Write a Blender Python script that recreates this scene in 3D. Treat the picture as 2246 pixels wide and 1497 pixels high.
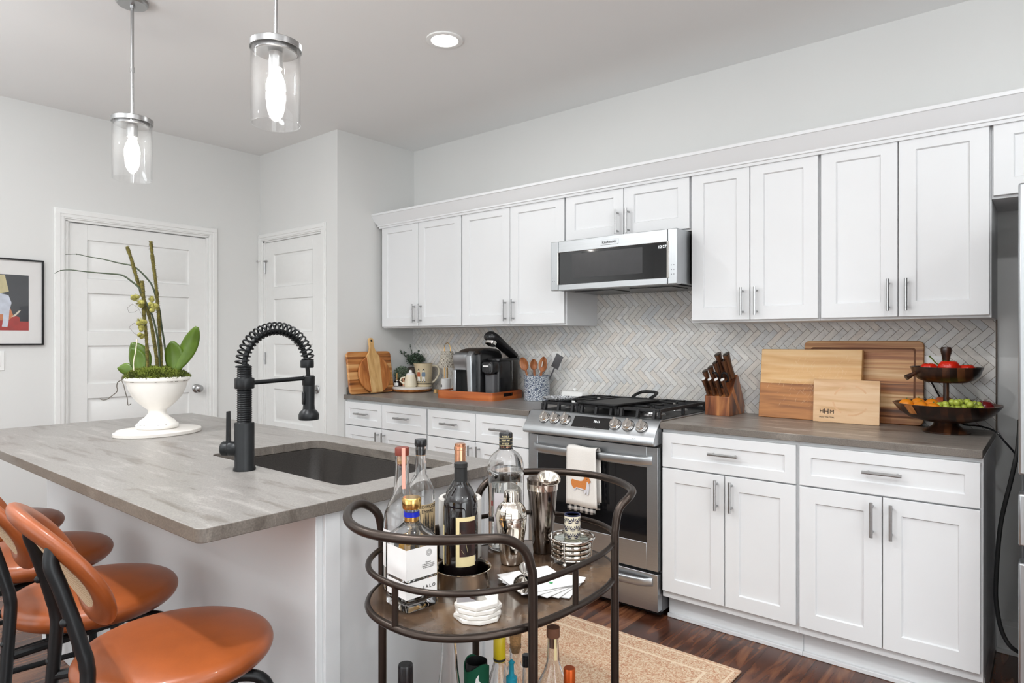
import bpy, bmesh, math, random
from mathutils import Vector, Matrix
from math import pi, sin, cos, radians
random.seed(7)
C = bpy.context.scene.collection
SC = bpy.context.scene
for o in list(bpy.data.objects): bpy.data.objects.remove(o)

# ------------------------------------------------------------ camera, light, exposure
cd = bpy.data.cameras.new('camera'); cam = bpy.data.objects.new('camera', cd); C.objects.link(cam)
cd.sensor_width = 36.0; cd.lens = 1434.2 / 2246 * 36; cd.shift_y = -(748.5 - 745.27) / 2246
cd.clip_start = 0.05
cam.location = (0, 0, 1.2911); cam.rotation_euler = (pi / 2, 0, 0.6924)
SC.camera = cam
SC.view_settings.view_transform = 'Standard'; SC.view_settings.look = 'None'
SC.view_settings.exposure = 0.08; SC.view_settings.gamma = 1.0; SC.view_settings.use_curve_mapping = False
SC.cycles.use_denoising = True
SC.cycles.max_bounces = 10; SC.cycles.diffuse_bounces = 4; SC.cycles.glossy_bounces = 4
SC.cycles.transmission_bounces = 10; SC.cycles.transparent_max_bounces = 10
SC.cycles.caustics_reflective = False; SC.cycles.caustics_refractive = True
SC.cycles.sample_clamp_indirect = 4.0
w = bpy.data.worlds.new('world'); SC.world = w; w.use_nodes = True
w.node_tree.nodes['Background'].inputs[0].default_value = (0.9, 0.95, 1, 1)
w.node_tree.nodes['Background'].inputs[1].default_value = 0.6
def light(name, kind, loc, energy, size=0.1, size_y=None, rot=(0, 0, 0), color=(1, 1, 1), spot=None):
    ld = bpy.data.lights.new(name, kind); ld.energy = energy; ld.color = color
    if kind == 'AREA':
        ld.size = size
        if size_y: ld.shape = 'RECTANGLE'; ld.size_y = size_y
        else: ld.shape = 'DISK'
    else: ld.shadow_soft_size = size
    if spot: ld.spot_size = spot; ld.spot_blend = 0.6
    o = bpy.data.objects.new(name, ld); C.objects.link(o); o.location = loc; o.rotation_euler = rot
    return o
# daylight from the living-room windows behind and beside the camera
DAY = (.905, .962, 1.0)
light('window_daylight', 'AREA', (-2.4, -3.3, 1.15), 38, 3.0, 2.1, (pi / 2, 0, 0), DAY)
light('window_daylight', 'AREA', (0.9, -3.3, 1.25), 14, 2.4, 2.0, (pi / 2, 0, 0), DAY)
light('window_daylight', 'AREA', (3.1, -0.9, 1.25), 60, 2.6, 2.0, (0, pi / 2, 0), DAY)
CEIL = 2.737
CAN_W = 4.5
# added fill: unseen upward area lights that brighten the ceiling
for ux, uy, up in ((-0.4, -1.2, 90), (-3.3, -1.2, 48), (2.0, 0.5, 62)):
    light('fill_uplight', 'AREA', (ux, uy, 1.75), up, 1.4, None, (pi, 0, 0), DAY)
CANS = [(-2.2613, 2.2173), (0.0, 1.5), (1.6, 1.5), (-3.0, 0.24), (-1.37, 0.24), (0.7, 0.0), (-3.6, -2.0), (-0.6, -2.0), (1.6, -2.0)]
for cx, cy in CANS:
    light('can_light', 'AREA', (cx, cy, CEIL - 0.012), CAN_W * (5.5 if (cx, cy) == (-1.37, 0.24) else 5.0 if (cx, cy) == (-3.0, 0.24) else 2.2 if cy > 0.1 and cx > -3.1 and (cx, cy) != CANS[0] else 1), 0.13, None, (0, 0, 0), (0.97, 0.985, 1.0))

# ------------------------------------------------------------ geometry helpers
class G:
    def __init__(s): s.v = []; s.f = []; s.m = Matrix.Identity(4); s.mi = []; s.cur = 0
    def add(s, vs, fs):
        b = len(s.v); s.v += [tuple(s.m @ Vector(p)) for p in vs]
        s.f += [[b + i for i in f] for f in fs]; s.mi += [s.cur] * len(fs); return s
    def box(s, x0, x1, y0, y1, z0, z1):
        return s.add([(x0, y0, z0), (x1, y0, z0), (x1, y1, z0), (x0, y1, z0), (x0, y0, z1), (x1, y0, z1), (x1, y1, z1), (x0, y1, z1)],
                     [(0, 3, 2, 1), (4, 5, 6, 7), (0, 1, 5, 4), (1, 2, 6, 5), (2, 3, 7, 6), (3, 0, 4, 7)])
    def lathe(s, prof, n=32, c=(0, 0, 0), cap0=True, cap1=True, sx=1, sy=1, flute=None):
        vs = []; fs = []
        for r, z in prof:
            for i in range(n):
                a = 2 * pi * i / n; rr = r * (1 + (flute[1] * cos(flute[0] * a) if flute else 0))
                vs.append((c[0] + rr * cos(a) * sx, c[1] + rr * sin(a) * sy, c[2] + z))
        for k in range(len(prof) - 1):
            for i in range(n):
                j = (i + 1) % n; fs.append((k * n + i, k * n + j, (k + 1) * n + j, (k + 1) * n + i))
        if cap0: fs.append(tuple(range(n))[::-1])
        if cap1: fs.append(tuple((len(prof) - 1) * n + i for i in range(n)))
        return s.add(vs, fs)
    def tube(s, pts, r, n=10, closed=False, cap=True):
        P = [Vector(p) for p in pts]; N = len(P); R = r if isinstance(r, (list, tuple)) else [r] * N
        up = None; vs = []; fs = []
        for i in range(N):
            if closed: t = (P[(i + 1) % N] - P[i - 1])
            else: t = P[min(i + 1, N - 1)] - P[max(i - 1, 0)]
            t.normalize()
            if up is None:
                up = Vector((0, 0, 1)) if abs(t.z) < 0.9 else Vector((1, 0, 0))
            a = (up - t * up.dot(t))
            if a.length < 1e-5: a = t.orthogonal()
            a.normalize(); b = t.cross(a); up = a
            for k in range(n):
                th = 2 * pi * k / n; vs.append(P[i] + (a * cos(th) + b * sin(th)) * R[i])
        M_ = N if closed else N - 1
        for i in range(M_):
            for k in range(n):
                j = (i + 1) % N; l = (k + 1) % n
                fs.append((i * n + k, i * n + l, j * n + l, j * n + k))
        if cap and not closed:
            fs.append(tuple(range(n))[::-1]); fs.append(tuple((N - 1) * n + k for k in range(n)))
        return s.add([tuple(v) for v in vs], fs)
    def prism(s, poly, z0, z1, hole=None):
        n = len(poly)
        if hole:
            h = len(hole); assert h == n
            vs = [(x, y, z0) for x, y in poly] + [(x, y, z1) for x, y in poly] + [(x, y, z0) for x, y in hole] + [(x, y, z1) for x, y in hole]
            fs = []
            for i in range(n):
                j = (i + 1) % n
                fs += [(i, j, n + j, n + i), (2 * n + j, 2 * n + i, 3 * n + i, 3 * n + j), (n + i, n + j, 3 * n + j, 3 * n + i), (j, i, 2 * n + i, 2 * n + j)]
            return s.add(vs, fs)
        vs = [(x, y, z0) for x, y in poly] + [(x, y, z1) for x, y in poly]
        fs = [tuple(range(n))[::-1], tuple(range(n, 2 * n))] + [(i, (i + 1) % n, n + (i + 1) % n, n + i) for i in range(n)]
        return s.add(vs, fs)
    def ball(s, c, r, sc=(1, 1, 1), n=16, m=10):
        prof = [(max(1e-4, r * sin(pi * k / m)), -r * cos(pi * k / m)) for k in range(m + 1)]
        old = s.m; s.m = old @ Matrix.Translation(c) @ Matrix.Diagonal((*sc, 1)); s.lathe(prof, n); s.m = old; return s
    def at(s, m): s.m = m; return s

def T(*a): return Matrix.Translation(a if len(a) == 3 else a[0])
def RX(a): return Matrix.Rotation(radians(a), 4, 'X')
def RY(a): return Matrix.Rotation(radians(a), 4, 'Y')
def RZ(a): return Matrix.Rotation(radians(a), 4, 'Z')
def catmull(pts, k=6, closed=False):
    P = [Vector(p) for p in pts]; n = len(P); out = []
    rng = range(n) if closed else range(n - 1)
    for i in rng:
        if closed: a, b, c, d = P[i - 1], P[i], P[(i + 1) % n], P[(i + 2) % n]
        else: a, b, c, d = P[max(i - 1, 0)], P[i], P[i + 1], P[min(i + 2, n - 1)]
        for j in range(k):
            t = j / k
            out.append(0.5 * ((2 * b) + (c - a) * t + (2 * a - 5 * b + 4 * c - d) * t * t + (3 * b - a - 3 * c + d) * t ** 3))
    if not closed: out.append(P[-1])
    return [tuple(p) for p in out]
def rrect(x0, x1, y0, y1, r, k=5):
    out = []
    for cx, cy, a0 in ((x1 - r, y0 + r, -90), (x1 - r, y1 - r, 0), (x0 + r, y1 - r, 90), (x0 + r, y0 + r, 180)):
        for i in range(k + 1):
            a = radians(a0 + 90 * i / k); out.append((cx + r * cos(a), cy + r * sin(a)))
    return out
def sup(cx, cy, a, b, n, ang=0, k=72, off=0):
    out = []; ca, sa = cos(ang), sin(ang)
    for i in range(k):
        t = 2 * pi * i / k; c, s = cos(t), sin(t)
        u = (a - off) * math.copysign(abs(c) ** (2 / n), c); v = (b - off) * math.copysign(abs(s) ** (2 / n), s)
        out.append((cx + u * ca - v * sa, cy + u * sa + v * ca))
    return out

def obj(name, g, m, parent=None, loc=None, bev=0, seg=2, sharp=35, sub=0, label=None):
    me = bpy.data.meshes.new(name); me.from_pydata(g.v, [], g.f)
    ms = m if isinstance(m, (list, tuple)) else [m]
    for x in ms: me.materials.append(x)
    if len(ms) > 1: me.polygons.foreach_set('material_index', g.mi)
    me.polygons.foreach_set('use_smooth', [True] * len(me.polygons))
    me.update(); me.set_sharp_from_angle(angle=radians(sharp))
    o = bpy.data.objects.new(name, me); C.objects.link(o)
    if parent: o.parent = parent
    if loc: o.location = loc
    if bev:
        b = o.modifiers.new('bevel', 'BEVEL'); b.width = bev; b.segments = seg; b.limit_method = 'ANGLE'; b.angle_limit = radians(40)
    if sub:
        b = o.modifiers.new('sub', 'SUBSURF'); b.levels = sub; b.render_levels = sub
    if label: o['label'] = label
    return o
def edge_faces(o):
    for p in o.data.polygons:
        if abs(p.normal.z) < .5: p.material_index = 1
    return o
def thing(name, label, cat, loc=(0, 0, 0), rz=0, group=None):
    o = bpy.data.objects.new(name, None); C.objects.link(o); o.location = loc; o.rotation_euler = (0, 0, rz)
    o.empty_display_size = 0.05
    return tag(o, label, cat, group)
def tag(o, label, cat, group=None):
    o['label'] = label; o['category'] = cat
    if group: o['group'] = group
    return o
def struct(name, g, m, label, cat, **k):
    o = obj(name, g, m, **k); o['kind'] = 'structure'; o['label'] = label; o['category'] = cat; return o
def copy_tree(o, parent=None):
    c = o.copy(); C.objects.link(c); c.parent = parent
    for ch in list(o.children): copy_tree(ch, c)
    return c
def dup(o, loc, rz, label, group=None):
    c = copy_tree(o); c.location = loc; c.rotation_euler = (0, 0, rz); c['label'] = label
    if group: c['group'] = group
    return c
def text(name, body, size, mtx, m, parent=None, ext=0.0004, align='CENTER', bend=None, sx=1.0, bold=0.0):
    """raised lettering; lies in local XY, mtx places it; bend = radius to wrap round a cylinder (axis local Y)"""
    cu = bpy.data.curves.new(name, 'FONT'); cu.body = body; cu.size = size; cu.extrude = ext; cu.align_x = align; cu.align_y = 'CENTER'
    cu.offset = bold
    to = bpy.data.objects.new('tmp', cu); C.objects.link(to)
    dg = bpy.context.evaluated_depsgraph_get(); me = bpy.data.meshes.new_from_object(to.evaluated_get(dg))
    bpy.data.objects.remove(to)
    for v in me.vertices:
        x, y, z = v.co; x *= sx
        if bend: a = x / bend; x, z = (bend + z) * sin(a), (bend + z) * cos(a) - bend
        v.co = mtx @ Vector((x, y, z))
    me.materials.clear(); me.materials.append(m)
    o = bpy.data.objects.new(name, me); C.objects.link(o); o.parent = parent
    return o

# ------------------------------------------------------------ materials
def _new(name):
    m = bpy.data.materials.new(name); m.use_nodes = True; nt = m.node_tree
    return m, nt, nt.nodes['Principled BSDF'], nt.nodes, nt.links
def sr(r, g, b):
    f = lambda c: ((c / 255 + 0.055) / 1.055) ** 2.4 if c > 10 else c / 255 / 12.92
    return (f(r), f(g), f(b), 1)
def mat(name, col, rough=0.5, metal=0.0, var=0.04, vscale=(30, 30, 30), bump=0.0, bscale=200.0, trans=0.0, ior=1.45, emit=None, es=0, coat=0, sheen=0, spec=0.5, detail=3):
    m, nt, p, N, L = _new(name)
    tc = N.new('ShaderNodeTexCoord'); mp = N.new('ShaderNodeMapping'); mp.inputs['Scale'].default_value = vscale
    L.new(tc.outputs['Object'], mp.inputs[0])
    nz = N.new('ShaderNodeTexNoise'); nz.inputs['Scale'].default_value = 1.0; nz.inputs['Detail'].default_value = detail; L.new(mp.outputs[0], nz.inputs['Vector'])
    rmp = N.new('ShaderNodeValToRGB'); r0, r1 = rmp.color_ramp.elements
    r0.position = 0.3; r1.position = 0.7
    r0.color = tuple(max(0, c * (1 - var)) for c in col[:3]) + (1,); r1.color = tuple(min(1, c * (1 + var)) for c in col[:3]) + (1,)
    L.new(nz.outputs[0], rmp.inputs[0]); L.new(rmp.outputs[0], p.inputs['Base Color'])
    p.inputs['Roughness'].default_value = rough; p.inputs['Metallic'].default_value = metal
    p.inputs['Transmission Weight'].default_value = trans; p.inputs['IOR'].default_value = ior
    p.inputs['Coat Weight'].default_value = coat; p.inputs['Sheen Weight'].default_value = sheen
    p.inputs['Specular IOR Level'].default_value = spec
    if bump:
        b = N.new('ShaderNodeBump'); b.inputs['Strength'].default_value = bump; b.inputs['Distance'].default_value = 0.001
        n2 = N.new('ShaderNodeTexNoise'); n2.inputs['Scale'].default_value = bscale; n2.inputs['Detail'].default_value = 3
        L.new(tc.outputs['Object'], n2.inputs['Vector']); L.new(n2.outputs[0], b.inputs['Height']); L.new(b.outputs[0], p.inputs['Normal'])
    if emit:
        p.inputs['Emission Color'].default_value = emit; p.inputs['Emission Strength'].default_value = es
    return m
def wood(name, cols, stretch=(3, 40, 40), rough=0.45, seams=None, seam_axis=2, coat=0.0, dark=0.0, strips=None):
    """cols: list of (pos, rgb); stretch = noise scale per axis (small = along the grain); strips=(axis,width,amount): laminated strips of differing tone"""
    m, nt, p, N, L = _new(name)
    tc = N.new('ShaderNodeTexCoord'); src = tc.outputs['Object']
    mp = N.new('ShaderNodeMapping'); mp.inputs['Scale'].default_value = stretch
    off = None
    if strips:
        ax, wd, am = strips
        sp = N.new('ShaderNodeSeparateXYZ'); L.new(src, sp.inputs[0])
        dv = N.new('ShaderNodeMath'); dv.operation = 'DIVIDE'; L.new(sp.outputs[ax], dv.inputs[0]); dv.inputs[1].default_value = wd
        fl = N.new('ShaderNodeMath'); fl.operation = 'FLOOR'; L.new(dv.outputs[0], fl.inputs[0])
        wn = N.new('ShaderNodeTexWhiteNoise'); wn.noise_dimensions = '1D'; L.new(fl.outputs[0], wn.inputs['W'])
        vm = N.new('ShaderNodeVectorMath'); vm.operation = 'MULTIPLY_ADD'; L.new(wn.outputs['Color'], vm.inputs[0]); vm.inputs[1].default_value = (3, 3, 3); L.new(src, vm.inputs[2])
        src = vm.outputs[0]; off = (wn.outputs['Value'], am, fl, dv)
    L.new(src, mp.inputs[0])
    nz = N.new('ShaderNodeTexNoise'); nz.inputs['Scale'].default_value = 1; nz.inputs['Detail'].default_value = 6; nz.inputs['Distortion'].default_value = 0.6
    L.new(mp.outputs[0], nz.inputs['Vector'])
    v = nz.outputs[0]
    if off:
        ma = N.new('ShaderNodeMath'); ma.operation = 'MULTIPLY_ADD'; L.new(off[0], ma.inputs[0]); ma.inputs[1].default_value = off[1]; 
        sb = N.new('ShaderNodeMath'); sb.operation = 'SUBTRACT'; L.new(v, sb.inputs[0]); sb.inputs[1].default_value = off[1] / 2
        L.new(sb.outputs[0], ma.inputs[2]); v = ma.outputs[0]
    rp = N.new('ShaderNodeValToRGB'); el = rp.color_ramp.elements
    el[0].position = cols[0][0]; el[0].color = cols[0][1]; el[1].position = cols[-1][0]; el[1].color = cols[-1][1]
    for ps, cc in cols[1:-1]: e = el.new(ps); e.color = cc
    L.new(v, rp.inputs[0]); L.new(rp.outputs[0], p.inputs['Base Color'])
    p.inputs['Roughness'].default_value = rough; p.inputs['Coat Weight'].default_value = coat; p.inputs['Coat Roughness'].default_value = 0.2
    b = N.new('ShaderNodeBump'); b.inputs['Strength'].default_value = 0.15; b.inputs['Distance'].default_value = 0.001
    L.new(v, b.inputs['Height']); L.new(b.outputs[0], p.inputs['Normal'])
    return m
def steel(name, stretch=(4, 4, 260), base=0.50, rough=0.34):
    m, nt, p, N, L = _new(name)
    tc = N.new('ShaderNodeTexCoord'); mp = N.new('ShaderNodeMapping'); mp.inputs['Scale'].default_value = stretch; L.new(tc.outputs['Object'], mp.inputs[0])
    nz = N.new('ShaderNodeTexNoise'); nz.inputs['Scale'].default_value = 1; nz.inputs['Detail'].default_value = 4; L.new(mp.outputs[0], nz.inputs['Vector'])
    rp = N.new('ShaderNodeValToRGB'); rp.color_ramp.elements[0].color = (base * .84, base * .87, base * .90, 1); rp.color_ramp.elements[1].color = (base * 1.06, base * 1.10, base * 1.13, 1)
    L.new(nz.outputs[0], rp.inputs[0]); L.new(rp.outputs[0], p.inputs['Base Color'])
    mr = N.new('ShaderNodeMapRange'); mr.inputs['To Min'].default_value = rough - .05; mr.inputs['To Max'].default_value = rough + .08; L.new(nz.outputs[0], mr.inputs[0]); L.new(mr.outputs[0], p.inputs['Roughness'])
    p.inputs['Metallic'].default_value = 1
    b = N.new('ShaderNodeBump'); b.inputs['Strength'].default_value = 0.06; b.inputs['Distance'].default_value = 0.0006; L.new(nz.outputs[0], b.inputs['Height']); L.new(b.outputs[0], p.inputs['Normal'])
    return m
def stone(name, base, vein, light_, rough=0.32, edge=False):
    m, nt, p, N, L = _new(name)
    tc = N.new('ShaderNodeTexCoord'); mp = N.new('ShaderNodeMapping'); mp.inputs['Scale'].default_value = (1.4, 9, 3); mp.inputs['Rotation'].default_value = (0, 0, 0.12); L.new(tc.outputs['Object'], mp.inputs[0])
    n1 = N.new('ShaderNodeTexNoise'); n1.inputs['Scale'].default_value = 2.2; n1.inputs['Detail'].default_value = 9; n1.inputs['Roughness'].default_value = .65; n1.inputs['Distortion'].default_value = .5; L.new(mp.outputs[0], n1.inputs['Vector'])
    n2 = N.new('ShaderNodeTexNoise'); n2.inputs['Scale'].default_value = 260; n2.inputs['Detail'].default_value = 2; L.new(tc.outputs['Object'], n2.inputs['Vector'])
    rp = N.new('ShaderNodeValToRGB'); e = rp.color_ramp.elements; e[0].position = .36; e[0].color = vein; e[1].position = .64; e[1].color = light_
    x = e.new(.45); x.color = base; x = e.new(.55); x.color = base
    L.new(n1.outputs[0], rp.inputs[0])
    r2 = N.new('ShaderNodeValToRGB'); e = r2.color_ramp.elements; e[0].position = .35; e[0].color = (.72, .72, .72, 1); e[1].position = .72; e[1].color = (1.35, 1.33, 1.3, 1)
    L.new(n2.outputs[0], r2.inputs[0])
    mx = N.new('ShaderNodeMix'); mx.data_type = 'RGBA'; mx.blend_type = 'MULTIPLY'; mx.inputs[0].default_value = .55; L.new(rp.outputs[0], mx.inputs[6]); L.new(r2.outputs[0], mx.inputs[7])
    L.new(mx.outputs[2], p.inputs['Base Color']); p.inputs['Roughness'].default_value = rough
    return m
def glass(name, col=(1, 1, 1, 1), rough=0.0, ior=1.45, var=0.02):
    m = mat(name, col, rough, 0, var, trans=1.0, ior=ior); return m

M = {}
M['wall'] = mat('wall_paint', sr(219, 219, 217), 0.75, var=.012, vscale=(1.5,) * 3, bump=.05, bscale=350)
M['ceil'] = mat('ceiling_paint', sr(238, 238, 237), 0.85, var=.01, vscale=(1,) * 3, bump=.05, bscale=250)
M['trim'] = mat('trim_paint', sr(232, 232, 230), 0.4, var=.01, bump=.02)
M['cab'] = mat('cabinet_paint', sr(225, 226, 227), 0.38, var=.01, vscale=(3, 3, 3), bump=.02, bscale=400)
M['island'] = mat('island_paint', sr(226, 228, 229), 0.45, var=.015, vscale=(3, 3, 3), bump=.12, bscale=500)
M['steel'] = steel('brushed_steel', (3, 3, 260))
M['steel_v'] = steel('brushed_steel_upright', (200, 200, 3))
M['nickel'] = mat('brushed_nickel', (.42, .42, .42, 1), .3, 1, .06, (4, 4, 300))
M['chrome'] = mat('polished_chrome', (.78, .76, .73, 1), .06, 1, .02, (8, 8, 8))
M['silver'] = mat('silver_plate', (.80, .74, .66, 1), .09, 1, .05, (12, 12, 12))
M['darksteel'] = mat('gunmetal_steel', (.24, .205, .18, 1), .14, 1, .25, (14, 14, 3))
M['blackglass'] = mat('black_glass', (.008, .008, .009, 1), .06, 0, .1, coat=.5)
M['blackmetal'] = mat('matte_black_metal', (.012, .013, .014, 1), .38, .4, .1)
M['black'] = mat('black_plastic', (.013, .013, .014, 1), .25, 0, .1)
M['blacksoft'] = mat('black_rubber', (.012, .012, .012, 1), .6, 0, .1)
M['iron'] = mat('cast_iron', (.022, .022, .023, 1), .5, .3, .25, (60,) * 3, bump=.4, bscale=700)
M['bronze'] = mat('bronze_tube', (.055, .042, .035, 1), .34, .85, .12, (9, 9, 9))
M['grey'] = mat('grey_plastic', (.10, .10, .105, 1), .35, 0, .05)
M['white'] = mat('white_ceramic', sr(240, 240, 238), .18, 0, .01, coat=.3)
M['whitep'] = mat('white_plastic', sr(236, 236, 234), .35, 0, .01)
M['paper'] = mat('white_paper', sr(240, 238, 236), .8, 0, .01)
M['cream'] = mat('cream_ceramic', sr(226, 216, 192), .25, 0, .04, coat=.3)
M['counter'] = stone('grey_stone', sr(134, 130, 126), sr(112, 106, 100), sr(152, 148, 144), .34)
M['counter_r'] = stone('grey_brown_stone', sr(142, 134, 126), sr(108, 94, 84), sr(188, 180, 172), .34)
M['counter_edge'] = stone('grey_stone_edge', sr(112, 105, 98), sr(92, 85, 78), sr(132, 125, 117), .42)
M['sink'] = mat('black_composite', sr(58, 54, 51), .5, 0, .35, (500,) * 3)
M['leather'] = mat('tan_leather', sr(142, 72, 32), .36, 0, .14, (9, 9, 9), bump=.10, bscale=260, coat=.12)
M['acacia'] = wood('acacia_wood', [(.30, sr(96, 52, 24)), (.42, sr(172, 108, 56)), (.52, sr(196, 136, 78)), (.7, sr(228, 184, 128))], (28, 1.6, 28), .42, strips=(2, .052, .16))
M['acacia_x'] = wood('acacia_wood_long', [(.28, sr(84, 48, 24)), (.42, sr(158, 98, 52)), (.55, sr(200, 146, 92)), (.72, sr(232, 196, 146))], (1.5, 30, 42), .42, strips=(2, .036, .30))
M['paddle'] = wood('teak_wood', [(.3, sr(140, 78, 36)), (.5, sr(184, 114, 58)), (.7, sr(210, 146, 86))], (26, 26, 1.6), .4)
M['paddle_l'] = wood('pale_teak_wood', [(.3, sr(186, 140, 84)), (.5, sr(212, 170, 112)), (.7, sr(228, 192, 138))], (30, 30, 1.6), .4)
M['maple'] = wood('pale_maple', [(.3, sr(206, 160, 112)), (.5, sr(226, 188, 146)), (.7, sr(234, 204, 166))], (2.2, 20, 26), .45)
M['board'] = wood('pale_board_wood', [(.28, sr(202, 150, 92)), (.5, sr(222, 178, 122)), (.72, sr(234, 200, 150))], (2.5, 24, 30), .5)
M['board_d'] = wood('brown_board_wood', [(.28, sr(118, 70, 36)), (.45, sr(168, 110, 60)), (.6, sr(196, 134, 76)), (.75, sr(216, 160, 100))], (2, 22, 30), .5)
M['walnut'] = wood('walnut', [(.3, sr(60, 30, 16)), (.45, sr(112, 60, 32)), (.58, sr(146, 88, 48)), (.74, sr(186, 124, 72))], (24, 24, 5), .35, coat=.2)
M['walnut_d'] = wood('dark_walnut', [(.3, sr(34, 20, 14)), (.5, sr(62, 36, 24)), (.75, sr(112, 68, 40))], (14, 14, 8), .32, coat=.15, strips=(0, .024, .34))
M['knifewood'] = wood('walnut_handle', [(.3, sr(42, 24, 16)), (.5, sr(74, 44, 28)), (.7, sr(104, 66, 42))], (60, 60, 12), .35)
M['spoonwood'] = wood('spoon_wood', [(.3, sr(118, 66, 36)), (.5, sr(160, 98, 58)), (.7, sr(186, 126, 82))], (30, 30, 6), .5)
M['tray'] = wood('orange_wood', [(.3, sr(158, 78, 34)), (.5, sr(190, 102, 48)), (.7, sr(206, 122, 64))], (3, 3, 26), .35, coat=.2)
M['marble'] = mat('white_marble', sr(222, 217, 210), .3, 0, .06, (7, 7, 7), detail=6)
M['glass'] = glass('clear_glass')
M['glass_t'] = glass('green_tint_glass', (.90, .97, .94, 1))
def thin_glass(name, haze=.0, tint=(1, 1, 1, 1), seeds=0.0):
    m = bpy.data.materials.new(name); m.use_nodes = True; nt = m.node_tree; N, L = nt.nodes, nt.links; N.remove(N['Principled BSDF']); out = N['Material Output']
    tr = N.new('ShaderNodeBsdfTransparent'); tr.inputs[0].default_value = tint; gl = N.new('ShaderNodeBsdfGlossy'); gl.inputs['Roughness'].default_value = .03
    lw = N.new('ShaderNodeLayerWeight'); lw.inputs[0].default_value = .5; pw = N.new('ShaderNodeMath'); pw.operation = 'POWER'; L.new(lw.outputs['Facing'], pw.inputs[0]); pw.inputs[1].default_value = 3.0
    ma = N.new('ShaderNodeMath'); ma.operation = 'MULTIPLY_ADD'; L.new(pw.outputs[0], ma.inputs[0]); ma.inputs[1].default_value = .75; ma.inputs[2].default_value = .05
    mx = N.new('ShaderNodeMixShader'); L.new(ma.outputs[0], mx.inputs[0]); L.new(tr.outputs[0], mx.inputs[1]); L.new(gl.outputs[0], mx.inputs[2]); last = mx.outputs[0]
    if haze or seeds:
        tc = N.new('ShaderNodeTexCoord'); nz = N.new('ShaderNodeTexNoise'); nz.inputs['Scale'].default_value = 260; L.new(tc.outputs['Object'], nz.inputs['Vector'])
        mr = N.new('ShaderNodeMapRange'); mr.inputs['From Min'].default_value = .58; mr.inputs['From Max'].default_value = .78; mr.inputs['To Min'].default_value = haze; mr.inputs['To Max'].default_value = haze + seeds; L.new(nz.outputs[0], mr.inputs[0])
        df = N.new('ShaderNodeBsdfTranslucent'); df.inputs[0].default_value = (1, 1, 1, 1); m2 = N.new('ShaderNodeMixShader'); L.new(mr.outputs[0], m2.inputs[0]); L.new(last, m2.inputs[1]); L.new(df.outputs[0], m2.inputs[2]); last = m2.outputs[0]
    L.new(last, out.inputs[0]); return m
M['seeded'] = thin_glass('seeded_glass', .004, (1, 1, 1, 1), .04)
M['liquid'] = glass('clear_spirit', (.98, .97, .93, 1), 0, 1.36)
M['amber'] = glass('amber_spirit', (.85, .50, .16, 1), 0, 1.36)
M['gold'] = mat('gold_foil', (.74, .47, .16, 1), .2, 1, .1, (40, 40, 40))
M['copper'] = mat('copper_foil', (.80, .42, .26, 1), .25, 1, .1, (30, 30, 30))
M['orangefoil'] = mat('orange_foil', sr(190, 84, 30), .3, .6, .08)
M['cork'] = mat('cork', sr(190, 146, 98), .85, 0, .25, (220,) * 3)
M['blue'] = mat('blue_band', sr(24, 40, 170), .3)
M['winebottle'] = mat('dark_wine_glass', (.006, .004, .004, 1), .04, 0, .1, coat=.6)
M['yellow'] = mat('yellow_foil', sr(222, 196, 36), .35, 0, .04)
M['green'] = mat('green_neoprene', sr(8, 84, 58), .75, 0, .06, bump=.2)
M['ink'] = mat('dark_ink', sr(48, 44, 42), .6)
M['label'] = mat('label_paper', sr(238, 236, 234), .6, 0, .01)
M['label_cream'] = mat('cream_label', sr(226, 208, 158), .6, 0, .03)
M['moss'] = mat('green_moss', sr(88, 120, 30), .95, 0, .55, (90,) * 3, bump=.6, bscale=300)
M['moss_y'] = mat('yellow_moss', sr(148, 142, 74), .95, 0, .4, (160,) * 3, bump=.8, bscale=400)
M['stake'] = mat('mossy_stake', sr(92, 84, 38), .95, 0, .6, (120,) * 3, bump=.8, bscale=400)
M['leaf'] = mat('orchid_leaf', sr(76, 100, 24), .36, 0, .22, (14, 14, 14))
M['stem'] = mat('dark_green_stem', sr(46, 58, 34), .5, 0, .2)
M['root'] = mat('grey_root', sr(92, 86, 78), .8, 0, .2)
M['eucal'] = mat('eucalyptus_leaf', sr(66, 84, 66), .6, 0, .3, (60,) * 3)
M['bushl'] = mat('pale_green_leaf', sr(104, 122, 98), .7, 0, .3, (60,) * 3)
M['tomato'] = mat('tomato_skin', sr(206, 36, 16), .15, 0, .1, coat=.4)
M['orange'] = mat('orange_skin', sr(232, 138, 26), .4, 0, .08, bump=.3, bscale=500)
M['appleskin'] = mat('apple_skin', sr(176, 84, 50), .25, 0, .4, (40, 40, 12))
M['redapple'] = mat('red_apple_skin', sr(116, 24, 26), .25, 0, .3, (40, 40, 12))
M['grape'] = mat('green_grape_skin', sr(176, 188, 74), .22, 0, .12, (60,) * 3)
M['cloth'] = mat('white_linen', sr(232, 228, 222), .9, 0, .03, (200,) * 3, bump=.4, bscale=900, sheen=.2)
M['fur'] = mat('orange_stitching', sr(206, 128, 66), .9, 0, .15, (400,) * 3)
M['furw'] = mat('pale_stitching', sr(214, 212, 216), .9, 0, .1, (400,) * 3)
M['bulb'] = mat('bulb_glass', (1, 1, 1, 1), .4, emit=(1, .95, .88, 1), es=55)
M['led'] = mat('lit_diffuser', (1, 1, 1, 1), .4, emit=(1, .97, .93, 1), es=12)
M['digit'] = mat('lit_digit', (1, 1, 1, 1), .4, emit=(.9, .97, 1, 1), es=1.5)
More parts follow.
